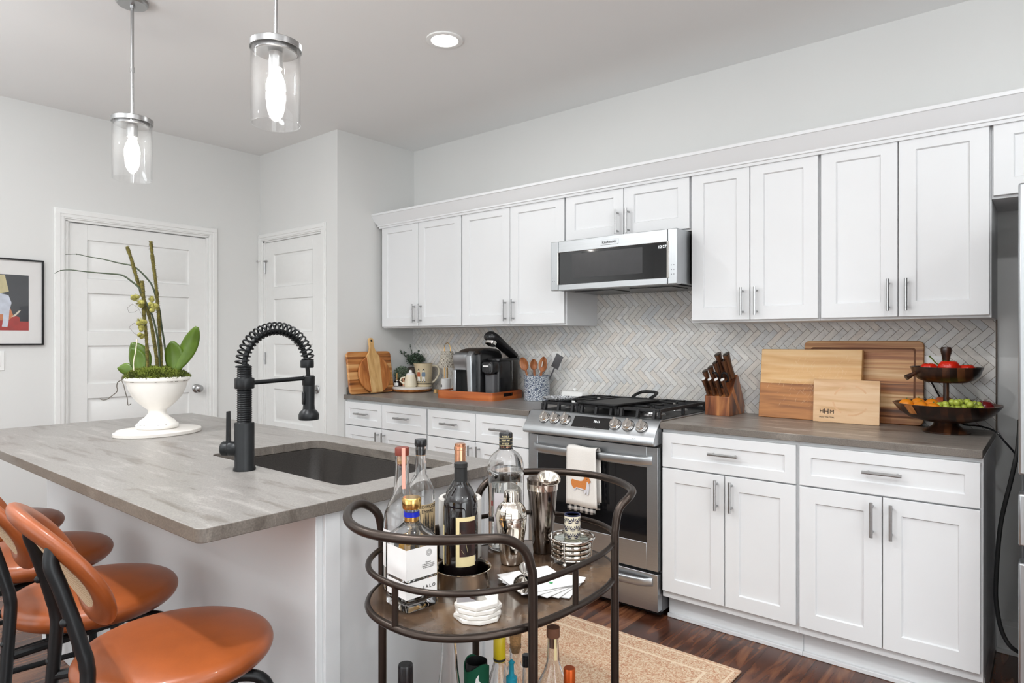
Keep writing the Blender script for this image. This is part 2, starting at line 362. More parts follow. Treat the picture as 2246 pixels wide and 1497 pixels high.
# ------------------------------------------------------------ special materials
def floor_mat():
    m, nt, p, N, L = _new('walnut_laminate')
    tc = N.new('ShaderNodeTexCoord'); sp = N.new('ShaderNodeSeparateXYZ'); L.new(tc.outputs['Object'], sp.inputs[0])
    def mth(op, a, b=None, c=None):
        n = N.new('ShaderNodeMath'); n.operation = op
        for i, v in enumerate((a, b, c)):
            if v is None: continue
            if isinstance(v, (int, float)): n.inputs[i].default_value = v
            else: L.new(v, n.inputs[i])
        return n.outputs[0]
    PW, PL = .185, 1.22
    ix = mth('FLOOR', mth('DIVIDE', sp.outputs[0], PW)); fx = mth('FRACT', mth('DIVIDE', sp.outputs[0], PW))
    oy = mth('MULTIPLY', mth('FRACT', mth('MULTIPLY', ix, .377)), PL)
    yy_ = mth('DIVIDE', mth('ADD', sp.outputs[1], oy), PL); iy = mth('FLOOR', yy_); fy = mth('FRACT', yy_)
    wn = N.new('ShaderNodeTexWhiteNoise'); wn.noise_dimensions = '2D'; cb = N.new('ShaderNodeCombineXYZ'); L.new(ix, cb.inputs[0]); L.new(iy, cb.inputs[1]); L.new(cb.outputs[0], wn.inputs['Vector'])
    vm = N.new('ShaderNodeVectorMath'); vm.operation = 'MULTIPLY_ADD'; L.new(wn.outputs['Color'], vm.inputs[0]); vm.inputs[1].default_value = (7, 7, 7); L.new(tc.outputs['Object'], vm.inputs[2])
    mp = N.new('ShaderNodeMapping'); mp.inputs['Scale'].default_value = (22, 2.2, 1); L.new(vm.outputs[0], mp.inputs[0])
    nz = N.new('ShaderNodeTexNoise'); nz.inputs['Scale'].default_value = 1; nz.inputs['Detail'].default_value = 7; nz.inputs['Distortion'].default_value = 1.2; L.new(mp.outputs[0], nz.inputs['Vector'])
    v = mth('ADD', nz.outputs[0], mth('MULTIPLY', mth('SUBTRACT', wn.outputs['Value'], .5), .16))
    rp = N.new('ShaderNodeValToRGB'); e = rp.color_ramp.elements; e[0].position = .3; e[0].color = sr(48, 26, 18); e[1].position = .75; e[1].color = sr(142, 92, 62)
    x = e.new(.5); x.color = sr(88, 50, 34); L.new(v, rp.inputs[0])
    seam = mth('MINIMUM', mth('MINIMUM', fx, mth('SUBTRACT', 1, fx)), mth('MULTIPLY', mth('MINIMUM', fy, mth('SUBTRACT', 1, fy)), PL / PW))
    sm = mth('GREATER_THAN', seam, .008)
    mx = N.new('ShaderNodeMix'); mx.data_type = 'RGBA'; mx.blend_type = 'MULTIPLY'; mx.inputs[0].default_value = .8; L.new(rp.outputs[0], mx.inputs[6]); L.new(sm, mx.inputs[7])
    L.new(mx.outputs[2], p.inputs['Base Color']); p.inputs['Roughness'].default_value = .26; p.inputs['Specular IOR Level'].default_value = .6
    b = N.new('ShaderNodeBump'); b.inputs['Strength'].default_value = .12; b.inputs['Distance'].default_value = .001; L.new(nz.outputs[0], b.inputs['Height']); L.new(b.outputs[0], p.inputs['Normal'])
    return m
def rug_mat():
    m, nt, p, N, L = _new('woven_rug')
    tc = N.new('ShaderNodeTexCoord')
    def vor(s, feat='F1'):
        v = N.new('ShaderNodeTexVoronoi'); v.feature = feat; v.inputs['Scale'].default_value = s; L.new(tc.outputs['Object'], v.inputs['Vector']); return v
    n1 = N.new('ShaderNodeTexNoise'); n1.inputs['Scale'].default_value = 46; n1.inputs['Detail'].default_value = 6; n1.inputs['Distortion'].default_value = 3; L.new(tc.outputs['Object'], n1.inputs['Vector'])
    r1 = N.new('ShaderNodeValToRGB'); e = r1.color_ramp.elements; e[0].position = .40; e[0].color = sr(190, 136, 102); e[1].position = .62; e[1].color = sr(222, 202, 174)
    x = e.new(.47); x.color = sr(208, 172, 138); x = e.new(.55); x.color = sr(216, 190, 158)
    L.new(n1.outputs[0], r1.inputs[0])
    v1 = vor(58, 'DISTANCE_TO_EDGE'); r2 = N.new('ShaderNodeValToRGB'); e = r2.color_ramp.elements; e[0].position = .01; e[0].color = sr(206, 160, 126); e[1].position = .05; e[1].color = (1, 1, 1, 1); L.new(v1.outputs['Distance'], r2.inputs[0])
    sp = N.new('ShaderNodeSeparateXYZ'); L.new(tc.outputs['Object'], sp.inputs[0])
    def mth(op, a, b=None):
        n = N.new('ShaderNodeMath'); n.operation = op
        for i, v in enumerate((a, b)):
            if v is None: continue
            if isinstance(v, (int, float)): n.inputs[i].default_value = v
            else: L.new(v, n.inputs[i])
        return n.outputs[0]
    ax = mth('ABSOLUTE', sp.outputs[0]); ay = mth('ABSOLUTE', sp.outputs[1])
    wob = mth('MULTIPLY', mth('SINE', mth('MULTIPLY', sp.outputs[0], 90)), .006)
    # border lines and a long hexagonal medallion
    d = mth('MINIMUM', mth('SUBTRACT', RUGX, ax), mth('SUBTRACT', RUGY, ay))
    b1 = mth('LESS_THAN', mth('ABSOLUTE', mth('SUBTRACT', d, .105)), .006); b2 = mth('LESS_THAN', mth('ABSOLUTE', mth('SUBTRACT', d, .022)), .004)
    md = mth('ADD', mth('ADD', mth('MULTIPLY', ax, .62), ay), wob)
    b3 = mth('LESS_THAN', mth('ABSOLUTE', mth('SUBTRACT', md, .30)), .008); b4 = mth('LESS_THAN', mth('ABSOLUTE', mth('SUBTRACT', md, .16)), .006)
    ln = mth('MAXIMUM', mth('MAXIMUM', b1, b2), mth('MAXIMUM', b3, b4))
    inside = mth('LESS_THAN', md, .30)
    mx = N.new('ShaderNodeMix'); mx.data_type = 'RGBA'; mx.blend_type = 'MULTIPLY'; mx.inputs[0].default_value = .75; L.new(r1.outputs[0], mx.inputs[6]); L.new(r2.outputs[0], mx.inputs[7])
    m2 = N.new('ShaderNodeMix'); m2.data_type = 'RGBA'; m2.blend_type = 'MULTIPLY'; L.new(mth('MULTIPLY', inside, .35), m2.inputs[0]); L.new(mx.outputs[2], m2.inputs[6]); m2.inputs[7].default_value = sr(226, 170, 128)
    m3 = N.new('ShaderNodeMix'); m3.data_type = 'RGBA'; L.new(mth('MULTIPLY', ln, .7), m3.inputs[0]); L.new(m2.outputs[2], m3.inputs[6]); m3.inputs[7].default_value = sr(236, 218, 190)
    L.new(m3.outputs[2], p.inputs['Base Color']); p.inputs['Roughness'].default_value = .95; p.inputs['Sheen Weight'].default_value = .2
    b = N.new('ShaderNodeBump'); b.inputs['Strength'].default_value = .5; b.inputs['Distance'].default_value = .002
    n3 = N.new('ShaderNodeTexNoise'); n3.inputs['Scale'].default_value = 350; L.new(tc.outputs['Object'], n3.inputs['Vector']); L.new(n3.outputs[0], b.inputs['Height']); L.new(b.outputs[0], p.inputs['Normal'])
    return m
def tile_mat():
    m, nt, p, N, L = _new('marble_tile')
    ge = N.new('ShaderNodeNewGeometry'); tc = N.new('ShaderNodeTexCoord')
    rp = N.new('ShaderNodeValToRGB'); e = rp.color_ramp.elements; e[0].position = 0; e[0].color = sr(222, 221, 218); e[1].position = 1; e[1].color = sr(232, 230, 225)
    for ps, c in ((.2, sr(236, 234, 230)), (.4, sr(226, 222, 214)), (.6, sr(220, 222, 222)), (.8, sr(230, 222, 212))): x = e.new(ps); x.color = c
    L.new(ge.outputs['Random Per Island'], rp.inputs[0])
    vm = N.new('ShaderNodeVectorMath'); vm.operation = 'MULTIPLY_ADD'; cb = N.new('ShaderNodeCombineXYZ'); L.new(ge.outputs['Random Per Island'], cb.inputs[0]); L.new(ge.outputs['Random Per Island'], cb.inputs[1])
    L.new(cb.outputs[0], vm.inputs[0]); vm.inputs[1].default_value = (40, 40, 40); L.new(tc.outputs['Object'], vm.inputs[2])
    nz = N.new('ShaderNodeTexNoise'); nz.inputs['Scale'].default_value = 22; nz.inputs['Detail'].default_value = 6; nz.inputs['Distortion'].default_value = 1; L.new(vm.outputs[0], nz.inputs['Vector'])
    r2 = N.new('ShaderNodeValToRGB'); e = r2.color_ramp.elements; e[0].position = .32; e[0].color = (.84, .84, .85, 1); e[1].position = .6; e[1].color = (1.0, 1.0, 1.0, 1); L.new(nz.outputs[0], r2.inputs[0])
    mx = N.new('ShaderNodeMix'); mx.data_type = 'RGBA'; mx.blend_type = 'MULTIPLY'; mx.inputs[0].default_value = 1; L.new(rp.outputs[0], mx.inputs[6]); L.new(r2.outputs[0], mx.inputs[7])
    L.new(mx.outputs[2], p.inputs['Base Color']); p.inputs['Roughness'].default_value = .3
    return m
def floral_mat(name, ink, ground, scale, thresh=.06):
    """petal pattern: voronoi cells outlined and dotted in ink on a pale ground"""
    m, nt, p, N, L = _new(name)
    tc = N.new('ShaderNodeTexCoord')
    v1 = N.new('ShaderNodeTexVoronoi'); v1.feature = 'DISTANCE_TO_EDGE'; v1.inputs['Scale'].default_value = scale; L.new(tc.outputs['Object'], v1.inputs['Vector'])
    v2 = N.new('ShaderNodeTexVoronoi'); v2.inputs['Scale'].default_value = scale * 2.6; L.new(tc.outputs['Object'], v2.inputs['Vector'])
    a = N.new('ShaderNodeMath'); a.operation = 'LESS_THAN'; L.new(v1.outputs['Distance'], a.inputs[0]); a.inputs[1].default_value = thresh
    b = N.new('ShaderNodeMath'); b.operation = 'LESS_THAN'; L.new(v2.outputs['Distance'], b.inputs[0]); b.inputs[1].default_value = .27
    c = N.new('ShaderNodeMath'); c.operation = 'MAXIMUM'; L.new(a.outputs[0], c.inputs[0]); L.new(b.outputs[0], c.inputs[1])
    mx = N.new('ShaderNodeMix'); mx.data_type = 'RGBA'; L.new(c.outputs[0], mx.inputs[0]); mx.inputs[6].default_value = ground; mx.inputs[7].default_value = ink
    L.new(mx.outputs[2], p.inputs['Base Color']); p.inputs['Roughness'].default_value = .25; p.inputs['Coat Weight'].default_value = .3
    return m
def weave_mat():
    m, nt, p, N, L = _new('woven_cane')
    tc = N.new('ShaderNodeTexCoord'); mp = N.new('ShaderNodeMapping'); mp.inputs['Scale'].default_value = (240, 240, 240); mp.inputs['Rotation'].default_value = (0, .785, 0); L.new(tc.outputs['Object'], mp.inputs[0])
    ck = N.new('ShaderNodeTexChecker'); ck.inputs['Scale'].default_value = 1.0; L.new(mp.outputs[0], ck.inputs['Vector']); ck.inputs['Color1'].default_value = sr(230, 212, 182); ck.inputs['Color2'].default_value = sr(198, 166, 126)
    L.new(ck.outputs[0], p.inputs['Base Color']); p.inputs['Roughness'].default_value = .6
    b = N.new('ShaderNodeBump'); b.inputs['Strength'].default_value = .8; b.inputs['Distance'].default_value = .002; L.new(ck.outputs['Fac'], b.inputs['Height']); L.new(b.outputs[0], p.inputs['Normal'])
    return m
RUGX, RUGY = 1.22, .46
M['floor'] = floor_mat(); M['rug'] = rug_mat(); M['tile'] = tile_mat(); M['cane'] = weave_mat()
M['grout'] = mat('grout', sr(124, 113, 102), .9, 0, .06)
M['floral'] = floral_mat('blue_floral_glaze', sr(66, 78, 104), sr(210, 216, 220), 105, .10)
M['talavera'] = floral_mat('blue_petal_glaze', sr(24, 32, 74), sr(238, 232, 216), 110, .07)

# ------------------------------------------------------------ the room
XE, YW, YP, XF = -3.789, 3.389, 2.69, -4.804
X1, Y0 = 3.25, -3.45
struct('floor', G().box(XF - .1, X1 + .1, Y0 - .1, YW + .1, -.08, 0), M['floor'], 'dark walnut plank floor running through the kitchen', 'floor')
struct('ceiling', G().box(XF - .1, X1 + .1, Y0 - .1, YW + .1, CEIL, CEIL + .08), M['ceil'], 'flat white painted ceiling above the kitchen', 'ceiling')
struct('wall_back', G().box(XE - .1, X1, YW, YW + .1, 0, CEIL), M['wall'], 'light grey wall behind the cabinets and stove', 'wall')
struct('wall_return', G().box(XE - .12, XE, YP + .12, YW, 0, CEIL), M['wall'], 'short light grey wall closing the counter end beside the pantry door', 'wall')
g = G()
for b in ((XF, -4.737 - .015, 0, CEIL), (-3.987 + .015, XE, 0, CEIL)): g.box(b[0], b[1], YP, YP + .12, b[2], b[3])
g.box(-4.752, -3.972, YP, YP + .12, 2.06, CEIL)
struct('wall_pantry', g, M['wall'], 'light grey wall holding the narrow pantry door', 'wall')
DY0, DY1, DZ = 1.375, 2.285, 2.058
g = G(); g.box(XF - .12, XF, Y0, DY0, 0, CEIL); g.box(XF - .12, XF, DY1, YP + .12, 0, CEIL); g.box(XF - .12, XF, DY0, DY1, DZ, CEIL)
struct('wall_far', g, M['wall'], 'light grey wall holding the wide door and framed picture', 'wall')
struct('wall_living', G().box(XF - .1, X1, Y0 - .1, Y0, 0, CEIL), M['wall'], 'light grey wall on the living side of the room', 'wall')
struct('wall_right', G().box(X1, X1 + .1, Y0, YW, 0, CEIL), M['wall'], 'light grey wall beyond the refrigerator', 'wall')

def panel_door(name, w, h, label, hinge_left, knob_x, knob_z=.94, hinges=()):
    """five-panel door slab in local XZ facing -Y (front at y=0), x from 0 to w"""
    g = G(); st = .116; ph = .25; rl = .093; top = .10
    zs = []; z = h - top
    for i in range(5): zs.append((z - ph, z)); z -= ph + rl
    t = .035
    g.box(0, st, 0, t, 0, h); g.box(w - st, w, 0, t, 0, h)
    prev = h
    for a, b in zs: g.box(st, w - st, 0, t, b, prev); prev = a
    g.box(st, w - st, 0, t, 0, prev)
    for a, b in zs:
        # recess, ramped moulding and raised field
        r1, r2 = .012, .030
        def ring(i, y): return [(st + i, y, a + i), (w - st - i, y, a + i), (w - st - i, y, b - i), (st + i, y, b - i)]
        R = ring(0, 0) + ring(.004, .011) + ring(r1, .012) + ring(r2, .003)
        fs = []
        for k in range(3):
            for i in range(4): j = (i + 1) % 4; fs.append((k * 4 + i, k * 4 + j, (k + 1) * 4 + j, (k + 1) * 4 + i))
        fs.append((12, 13, 14, 15)); g.add(R, fs)
    return g
def casing(w, h, cw=.06, t=.018, left=True, right=True):
    """moulded door casing round an opening x 0..w, z 0..h, facing -Y (wall plane y=0)"""
    g = G(); steps = ((0, cw, .010), (.008, cw - .012, .014), (cw * .45, cw - .006, t))
    for a, b, d in steps:
        z1 = h + b
        if left: g.box(-b, -a, -d, 0, 0, h + a)
        if right: g.box(w + a, w + b, -d, 0, 0, h + a)
        g.box(-b if left else 0, w + (b if right else 0), -d, 0, h + a, h + b)
    return g
# door_1: wide door in the far wall (faces +X)
W1 = DY1 - DY0 - .03
t = thing('door_1', 'wide white five-panel door with a round nickel knob behind the island', 'door', (XF - .022, DY0 + .015, 0.004), radians(90)); t['kind'] = 'structure'
obj('door_panel', panel_door('p', W1, DZ - .022, '', 0, 0), M['trim'], t, bev=.0015, seg=1)
def knob(parent, x, z):
    g = G().at(T(x, 0, z) @ RX(90)); g.lathe([(.031, 0), (.031, .005), (.026, .009), (.011, .011), (.010, .030), (.020, .034), (.0275, .044), (.0265, .056), (.018, .063), (.001, .065)], 28)
    return obj('door_knob', g, M['nickel'], parent, label='satin nickel round knob on a round plate')
knob(t, W1 - .065, .935)
g = G(); g.box(-.015, 0, -.022, .10, 0, DZ - .015); g.box(W1, W1 + .015, -.022, .10, 0, DZ - .015); g.box(-.015, W1 + .015, -.022, .10, DZ - .018, DZ - .004); g.box(-.002, .010, -.012, 0, 0, DZ - .018)
obj('door_frame', g, M['trim'], t)
g = casing(DY1 - DY0, DZ, .062)
o = struct('trim_1', g, M['trim'], 'moulded white casing around the wide door', 'trim', loc=(XF, DY0, 0), bev=.0015, seg=1); o.rotation_euler = (0, 0, radians(90))
# door_2: narrow pantry door (faces -Y)
W2 = .75
t = thing('door_2', 'narrow white five-panel pantry door with hinges on its edge', 'door', (-4.737, YP + .012, 0.004)); t['kind'] = 'structure'
obj('door_panel', panel_door('p', W2, 2.042, '', 1, 0), M['trim'], t, bev=.0015, seg=1)
knob(t, W2 - .062, .935)
for z in (1.145, 1.85, .20):
    g = G(); g.box(-.012, .004, -.006, -.002, z - .045, z + .045); g.at(T(-.003, -.008, 0)); g.tube([(0, 0, z - .047), (0, 0, z + .047)], .006, 8)
    obj('hinge', g, M['nickel'], t)
g = G(); g.tube(catmull([(-.004, -.012, 1.90), (-.03, -.02, 1.903), (-.045, -.04, 1.90)], 4), .003, 6); g.at(T(-.048, -.044, 1.90)); g.ball((0, 0, 0), .007, n=8, m=6)
g.at(Matrix.Identity(4)); g.box(-.006, .03, -.014, -.010, 1.893, 1.905)
obj('door_stop', g, M['nickel'], t, label='nickel stop pin on the upper hinge')
g = G(); g.box(-.015, 0, -.012, .10, 0, 2.056); g.box(W2, W2 + .015, -.012, .10, 0, 2.056); g.box(-.015, W2 + .015, -.012, .10, 2.043, 2.058)
obj('door_frame', g, M['trim'], t)
struct('trim_2', casing(W2 + .03, 2.058, .056), M['trim'], 'moulded white casing around the narrow pantry door', 'trim', loc=(-4.752, YP, 0), bev=.0015, seg=1)
def baseb(name, pts, label):
    # run along pts [(x,y),(x,y)] with normal n
    (xa, ya), (xb, yb), (nx, ny) = pts; g = G()
    for h, d in ((.135, .012), (.115, .016), (.02, .024)):
        x0, x1 = sorted((xa, xb)); y0, y1 = sorted((ya, yb))
        if nx: g.box(min(x0, x0 + nx * d), max(x0, x0 + nx * d), y0, y1, 0, h)
        else: g.box(x0, x1, min(y0, y0 + ny * d), max(y0, y0 + ny * d), 0, h)
    struct(name, g, M['trim'], label, 'baseboard', bev=.002, seg=1)
baseb('baseboard_far', ((XF, Y0), (XF, DY0 - .065), (1, 0)), 'white baseboard along the far wall below the picture')
baseb('baseboard_back', ((-.186, YW), (X1, YW), (0, -1)), 'white baseboard on the wall in the refrigerator gap')

# ------------------------------------------------------------ marble herringbone backsplash
def clip(poly, x0, x1, z0, z1):
    for ax, lim, sg in ((0, x0, 1), (0, x1, -1), (1, z0, 1), (1, z1, -1)):
        out = []
        for i in range(len(poly)):
            a, b = poly[i - 1], poly[i]; da = (a[ax] - lim) * sg; db = (b[ax] - lim) * sg
            if (da >= 0) != (db >= 0):
                t_ = da / (da - db); out.append((a[0] + (b[0] - a[0]) * t_, a[1] + (b[1] - a[1]) * t_))
            if db >= 0: out.append(b)
        poly = out
        if len(poly) < 3: return []
    ar = abs(sum(poly[i - 1][0] * poly[i][1] - poly[i][0] * poly[i - 1][1] for i in range(len(poly)))) / 2
    return poly if ar > 2e-6 else []
XR = -.188
SPL = [(XE, XR, .914, 1.377), (-2.132, -1.380, 1.377, 1.562)]
PL_, PW_, GR = .1055, .0282, .0017
g = G(); ty = YW - .0105
ca = cos(pi / 4)
def addtile(x, y, wx, wy):
    c = [(x + GR / 2, y + GR / 2), (x + wx - GR / 2, y + GR / 2), (x + wx - GR / 2, y + wy - GR / 2), (x + GR / 2, y + wy - GR / 2)]
    P = [((a - b) * ca - 2.0, (a + b) * ca * 1.0) for a, b in c]
    P = [(px, pz + .0784) for px, pz in P]
    if max(p[0] for p in P) < XE or min(p[0] for p in P) > XR or max(p[1] for p in P) < .9 or min(p[1] for p in P) > 1.6: return
    for R in SPL:
        q = clip(P, *R)
        if q:
            n = len(q); vs = [(a, ty, b) for a, b in q] + [(a, YW - .002, b) for a, b in q]
            g.add(vs, [tuple(range(n))] + [(j, i, n + i, n + j) for i in range(n) for j in [(i + 1) % n]])
# lattice in the unrotated frame; rotated 45 degrees so the rows run level
for i in range(-90, 160):
    for k in range(-60, 60):
        # zigzag direction (1,1) must become level: use a mirrored y so that (1,1)->x
        hx, hy = i * PW_ + k * PL_, i * PW_ - k * PL_
        addx, addy = hx, -hy
        # tiles: H at (hx,hy) size (PL_,PW_), V at (hx+PL_, hy+PW_-PL_) size (PW_,PL_); mirror in y
        if not (-3.2 < (hx - (-hy)) * ca - 2 < 3.2): pass
        addtile(hx, -hy - PW_, PL_, PW_)
        addtile(hx + PL_, -(hy + PW_), PW_, PL_)
spl = tag(obj('tile_backsplash', g, M['tile'], sharp=20), 'white marble herringbone tile backsplash behind the counters and stove', 'backsplash')
g = G()
for R in SPL: g.box(R[0], R[1], YW - .009, YW - .002, R[2], R[3])
obj('grout', g, M['grout'], spl, label='grey-brown grout between the tiles')
g = G().box(XR, XR + .006, YW - .013, YW - .002, .914, 1.377)
obj('edge_strip', g, M['bronze'], spl, label='dark metal edge strip at the open end')

# ------------------------------------------------------------ cabinets
def shaker(g, x0, x1, z0, z1, yf, t=.020, rail=.060, rec=.008):
    """shaker front, face at y=yf toward -Y"""
    g.box(x0, x1, yf + rec, yf + t, z0, z1)
    def ring(i, y, s=0): return [(x0 + i, y, z0 + i), (x1 - i, y, z0 + i), (x1 - i, y, z1 - i), (x0 + i, y, z1 - i)]
    R = ring(0, yf + rec + .001) + ring(0, yf + .0015) + ring(.0015, yf) + ring(rail, yf) + ring(rail + .004, yf + rec - .0005)
    fs = []
    for k in range(4):
        for i in range(4): j = (i + 1) % 4; fs.append((k * 4 + i, k * 4 + j, (k + 1) * 4 + j, (k + 1) * 4 + i))
    g.add(R, fs); return g
def pull(x, z, yf, vert=True, ln=.130):
    g = G(); d = ln / 2; p = .048; yb = yf - .030
    if vert:
        g.tube([(x, yb, z - d), (x, yb, z + d)], .006, 10)
        for s in (-p, p): g.tube([(x, yf, z + s), (x, yb, z + s)], .0045, 8)
    else:
        g.tube([(x - d, yb, z), (x + d, yb, z)], .006, 10)
        for s in (-p, p): g.tube([(x + s, yf, z), (x + s, yb, z)], .0045, 8)
    return g
def door(parent, x0, x1, z0, z1, yf, hx, hz, name='door', vert=True, rail=.060):
    d = obj(name, shaker(G(), x0, x1, z0, z1, yf, rail=rail), M['cab'], parent, sharp=25)
    if hx is not None: obj('handle', pull(hx, hz, yf, vert), M['nickel'], d, label='brushed nickel bar pull')
    return d
UY = 3.04; BY = 2.75; GAP = .0002
def wall_cab(x0, x1, z0, label, split, hz, full=True, ztop=2.125):
    t = thing('wall_cabinet', label, 'cabinet', (x0, YW, z0), group='wall cabinets')
    X = lambda x: x - x0
    g = G(); yb, yf = -.002, UY + .020 - YW
    g.box(X(x0) + GAP, X(x1) - GAP, yf, yb, 0, ztop - z0)
    obj('body', g, M['cab'], t, bev=.001, seg=1)
    s = X(split); e = .006; dz0 = .010; dz1 = ztop - z0 - .012
    door(t, X(x0) + e, s - .0018, dz0, dz1, UY - YW, s - .032, hz - z0)
    door(t, s + .0018, X(x1) - e, dz0, dz1, UY - YW, s + .032, hz - z0)
    return t
wall_cab(-3.750, -2.945, 1.376, 'white wall cabinet above the round cutting boards, first from the corner', -3.358, 1.473)
wall_cab(-2.945, -2.132, 1.376, 'white wall cabinet above the coffee machines', -2.5385, 1.470)
wall_cab(-2.132, -1.380, 1.832, 'short white wall cabinet directly above the microwave', -1.755, 1.917)
wall_cab(-1.380, -.786, 1.376, 'white wall cabinet above the knife block, right beside the microwave', -1.088, 1.471)
wall_cab(-.786, -.182, 1.376, 'white wall cabinet above the fruit stand', -.488, 1.474)
wall_cab(-.182, .74, 1.822, 'short white wall cabinet above the refrigerator', .28, 1.9)
# crown moulding
g = G(); prof = [(UY - .001, 2.095), (UY - .010, 2.095), (UY - .012, 2.107), (UY - .018, 2.109), (UY - .018, 2.118), (UY - .030, 2.135), (UY - .046, 2.165), (UY - .056, 2.180), (UY - .060, 2.182), (UY - .060, 2.196), (YW, 2.196), (YW, 2.12), (UY + .01, 2.12)]
n = len(prof); vs = []; 
for x, s in ((-3.752, 1), (.75, 0)):
    for y, z in prof: vs.append((x - (max(0, UY - y) if s else 0), y, z))
g.add(vs, [(i, (i + 1) % n, n + (i + 1) % n, n + i) for i in range(n)] + [tuple(range(n))[::-1], tuple(range(n, 2 * n))])
struct('trim_3', g, M['cab'], 'white crown moulding running along the top of the wall cabinets', 'crown moulding', sharp=25)

def base_cab(x0, x1, label, split, two_drawers=False, right_end=False):
    t = thing('base_cabinet', label, 'cabinet', (x0, YW, 0), group='base cabinets')
    X = lambda x: x - x0
    g = G(); yf = BY + .020 - YW
    g.box(X(x0) + GAP, X(x1) - GAP, yf, -.014, .11, .884)
    g.box(X(x0) + GAP, X(x1) - GAP, yf + .075, -.014, 0, .12)
    obj('body', g, M['cab'], t, bev=.001, seg=1)
    g = G(); g.box(X(x0) + GAP, X(x1) - GAP, yf + .062, yf + .076, 0, .105); g.box(X(x0) + GAP, X(x1) - GAP, yf + .045, yf + .0625, 0, .018)
    obj('toe_kick', g, M['cab'], t, bev=.003)
    s = X(split); e = .007; w = x1 - x0
    if two_drawers:
        for a, b in ((e, s - .0018), (s + .0018, w - e)): door(t, a, b, .712, .868, BY - YW, (a + b) / 2, .794, 'drawer', False, rail=.043)
    else: door(t, e, w - e, .712, .868, BY - YW, w / 2, .797, 'drawer', False, rail=.043)
    door(t, e, s - .0018, .144, .706, BY - YW, s - .032, .622); door(t, s + .0018, w - e, .144, .706, BY - YW, s + .032, .622)
    return t
base_cab(XE, -2.960, 'white base cabinet with two drawers at the wall end of the counter', -3.3885, True)
base_cab(-2.960, -2.158, 'white base cabinet with two drawers beside the stove', -2.552, True)
base_cab(-1.392, -.793, 'white base cabinet with one drawer beside the stove', -1.0925)
base_cab(-.793, XR, 'white base cabinet with one drawer at the open counter end by the refrigerator', -.4925)
# worktops
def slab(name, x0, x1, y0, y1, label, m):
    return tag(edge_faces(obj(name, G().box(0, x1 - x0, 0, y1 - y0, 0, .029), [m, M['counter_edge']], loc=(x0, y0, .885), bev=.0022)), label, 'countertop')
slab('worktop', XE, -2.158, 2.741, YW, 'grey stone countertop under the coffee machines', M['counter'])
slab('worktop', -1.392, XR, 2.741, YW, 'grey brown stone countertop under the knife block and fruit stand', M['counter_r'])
tag(obj('side_splash', G().box(0, .014, 0, .60, 0, .05), M['counter'], loc=(XE, 2.76, .914), bev=.002), 'low grey stone upstand against the wall at the counter end', 'upstand')

# ------------------------------------------------------------ island
IX0, IX1, IY0, IY1 = -3.4446, -1.3083, .6029, 1.5459
SX0, SX1, SY0, SY1 = -2.145, -1.410, 1.022, 1.437
g = G()
outer = rrect(IX0, IX1, IY0, IY1, .02, 6); 
hole = rrect(SX0, SX1, SY0, SY1, .035, 6)
g.prism(outer, .884, .914, hole=hole)
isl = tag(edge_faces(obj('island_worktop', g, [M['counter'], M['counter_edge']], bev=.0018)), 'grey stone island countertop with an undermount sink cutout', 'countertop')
bx0, bx1, by0, by1 = -3.335, -1.335, .888, 1.52
t = thing('kitchen_island', 'pale grey panelled kitchen island under the grey stone top', 'kitchen island', (bx0, by0, 0))
g = G(); W_ = bx1 - bx0; D_ = by1 - by0
# carcass as five boards around the sink space
g.box(0, W_, 0, .02, .0, .883); g.box(0, .02, .02, D_ - .02, 0, .883); g.box(W_ - .02, W_, .02, D_ - .02, 0, .883); g.box(0, W_, D_ - .02, D_, .1, .883); g.box(.02, W_ - .02, .02, D_ - .05, .08, .1)
obj('body', g, M['island'], t, bev=.0015, seg=1)
obj('corner_batten', G().box(W_, W_ + .010, .018, .062, 0, .883), M['island'], t, bev=.002); obj('corner_batten', G().box(W_, W_ + .010, D_ - .05, D_, 0, .883), M['island'], t, bev=.002)
g = G(); g.box(-.016, W_ + .022, -.014, 0, 0, .10); g.box(-.016, W_ + .022, -.010, 0, .10, .125); g.box(W_ + .008, W_ + .022, 0, D_, 0, .10); obj('skirting', g, M['island'], t, bev=.002)
for k in range(2):
    xa = .02 + k * (W_ - .04) / 2; xb = xa + (W_ - .04) / 2
    door(t, xa + .004, xb - .004, .12, .86, D_, None, None)
# sink bowl
g = G(); zr, zb = .878, .665; o_ = rrect(SX0 - .02, SX1 + .02, SY0 - .02, SY1 + .02, .05, 5); i_ = rrect(SX0 + .006, SX1 - .006, SY0 + .006, SY1 - .006, .04, 5); b_ = rrect(SX0 + .02, SX1 - .02, SY0 + .02, SY1 - .02, .05, 5)
n = len(o_); rings = [(o_, .883), (i_, .883), (i_, zr - .02), (b_, zb + .02), (rrect(SX0 + .04, SX1 - .04, SY0 + .04, SY1 - .04, .04, 5), zb), (rrect(SX0 + .04, SX1 - .04, SY0 + .04, SY1 - .04, .04, 5), zb - .012), (o_, zb - .012), ]
vs = [(x, y, z) for P, z in rings for x, y in P]; fs = []
for k in range(6):
    for i in range(n): j = (i + 1) % n; fs.append((k * n + i, k * n + j, (k + 1) * n + j, (k + 1) * n + i))
for i in range(n): j = (i + 1) % n; fs.append((6 * n + i, 6 * n + j, j, i))
fs.append(tuple(4 * n + i for i in range(n))); g.add(vs, fs)
snk = tag(obj('kitchen_sink', g, M['sink'], sharp=50), 'black composite undermount sink set into the island', 'sink')
g = G().at(T((SX0 + SX1) / 2, (SY0 + SY1) / 2, zb)); g.lathe([(.045, .001), (.045, .004), (.036, .005), (.034, .002), (.001, .002)], 24, cap0=False); obj('drain', g, M['nickel'], snk)

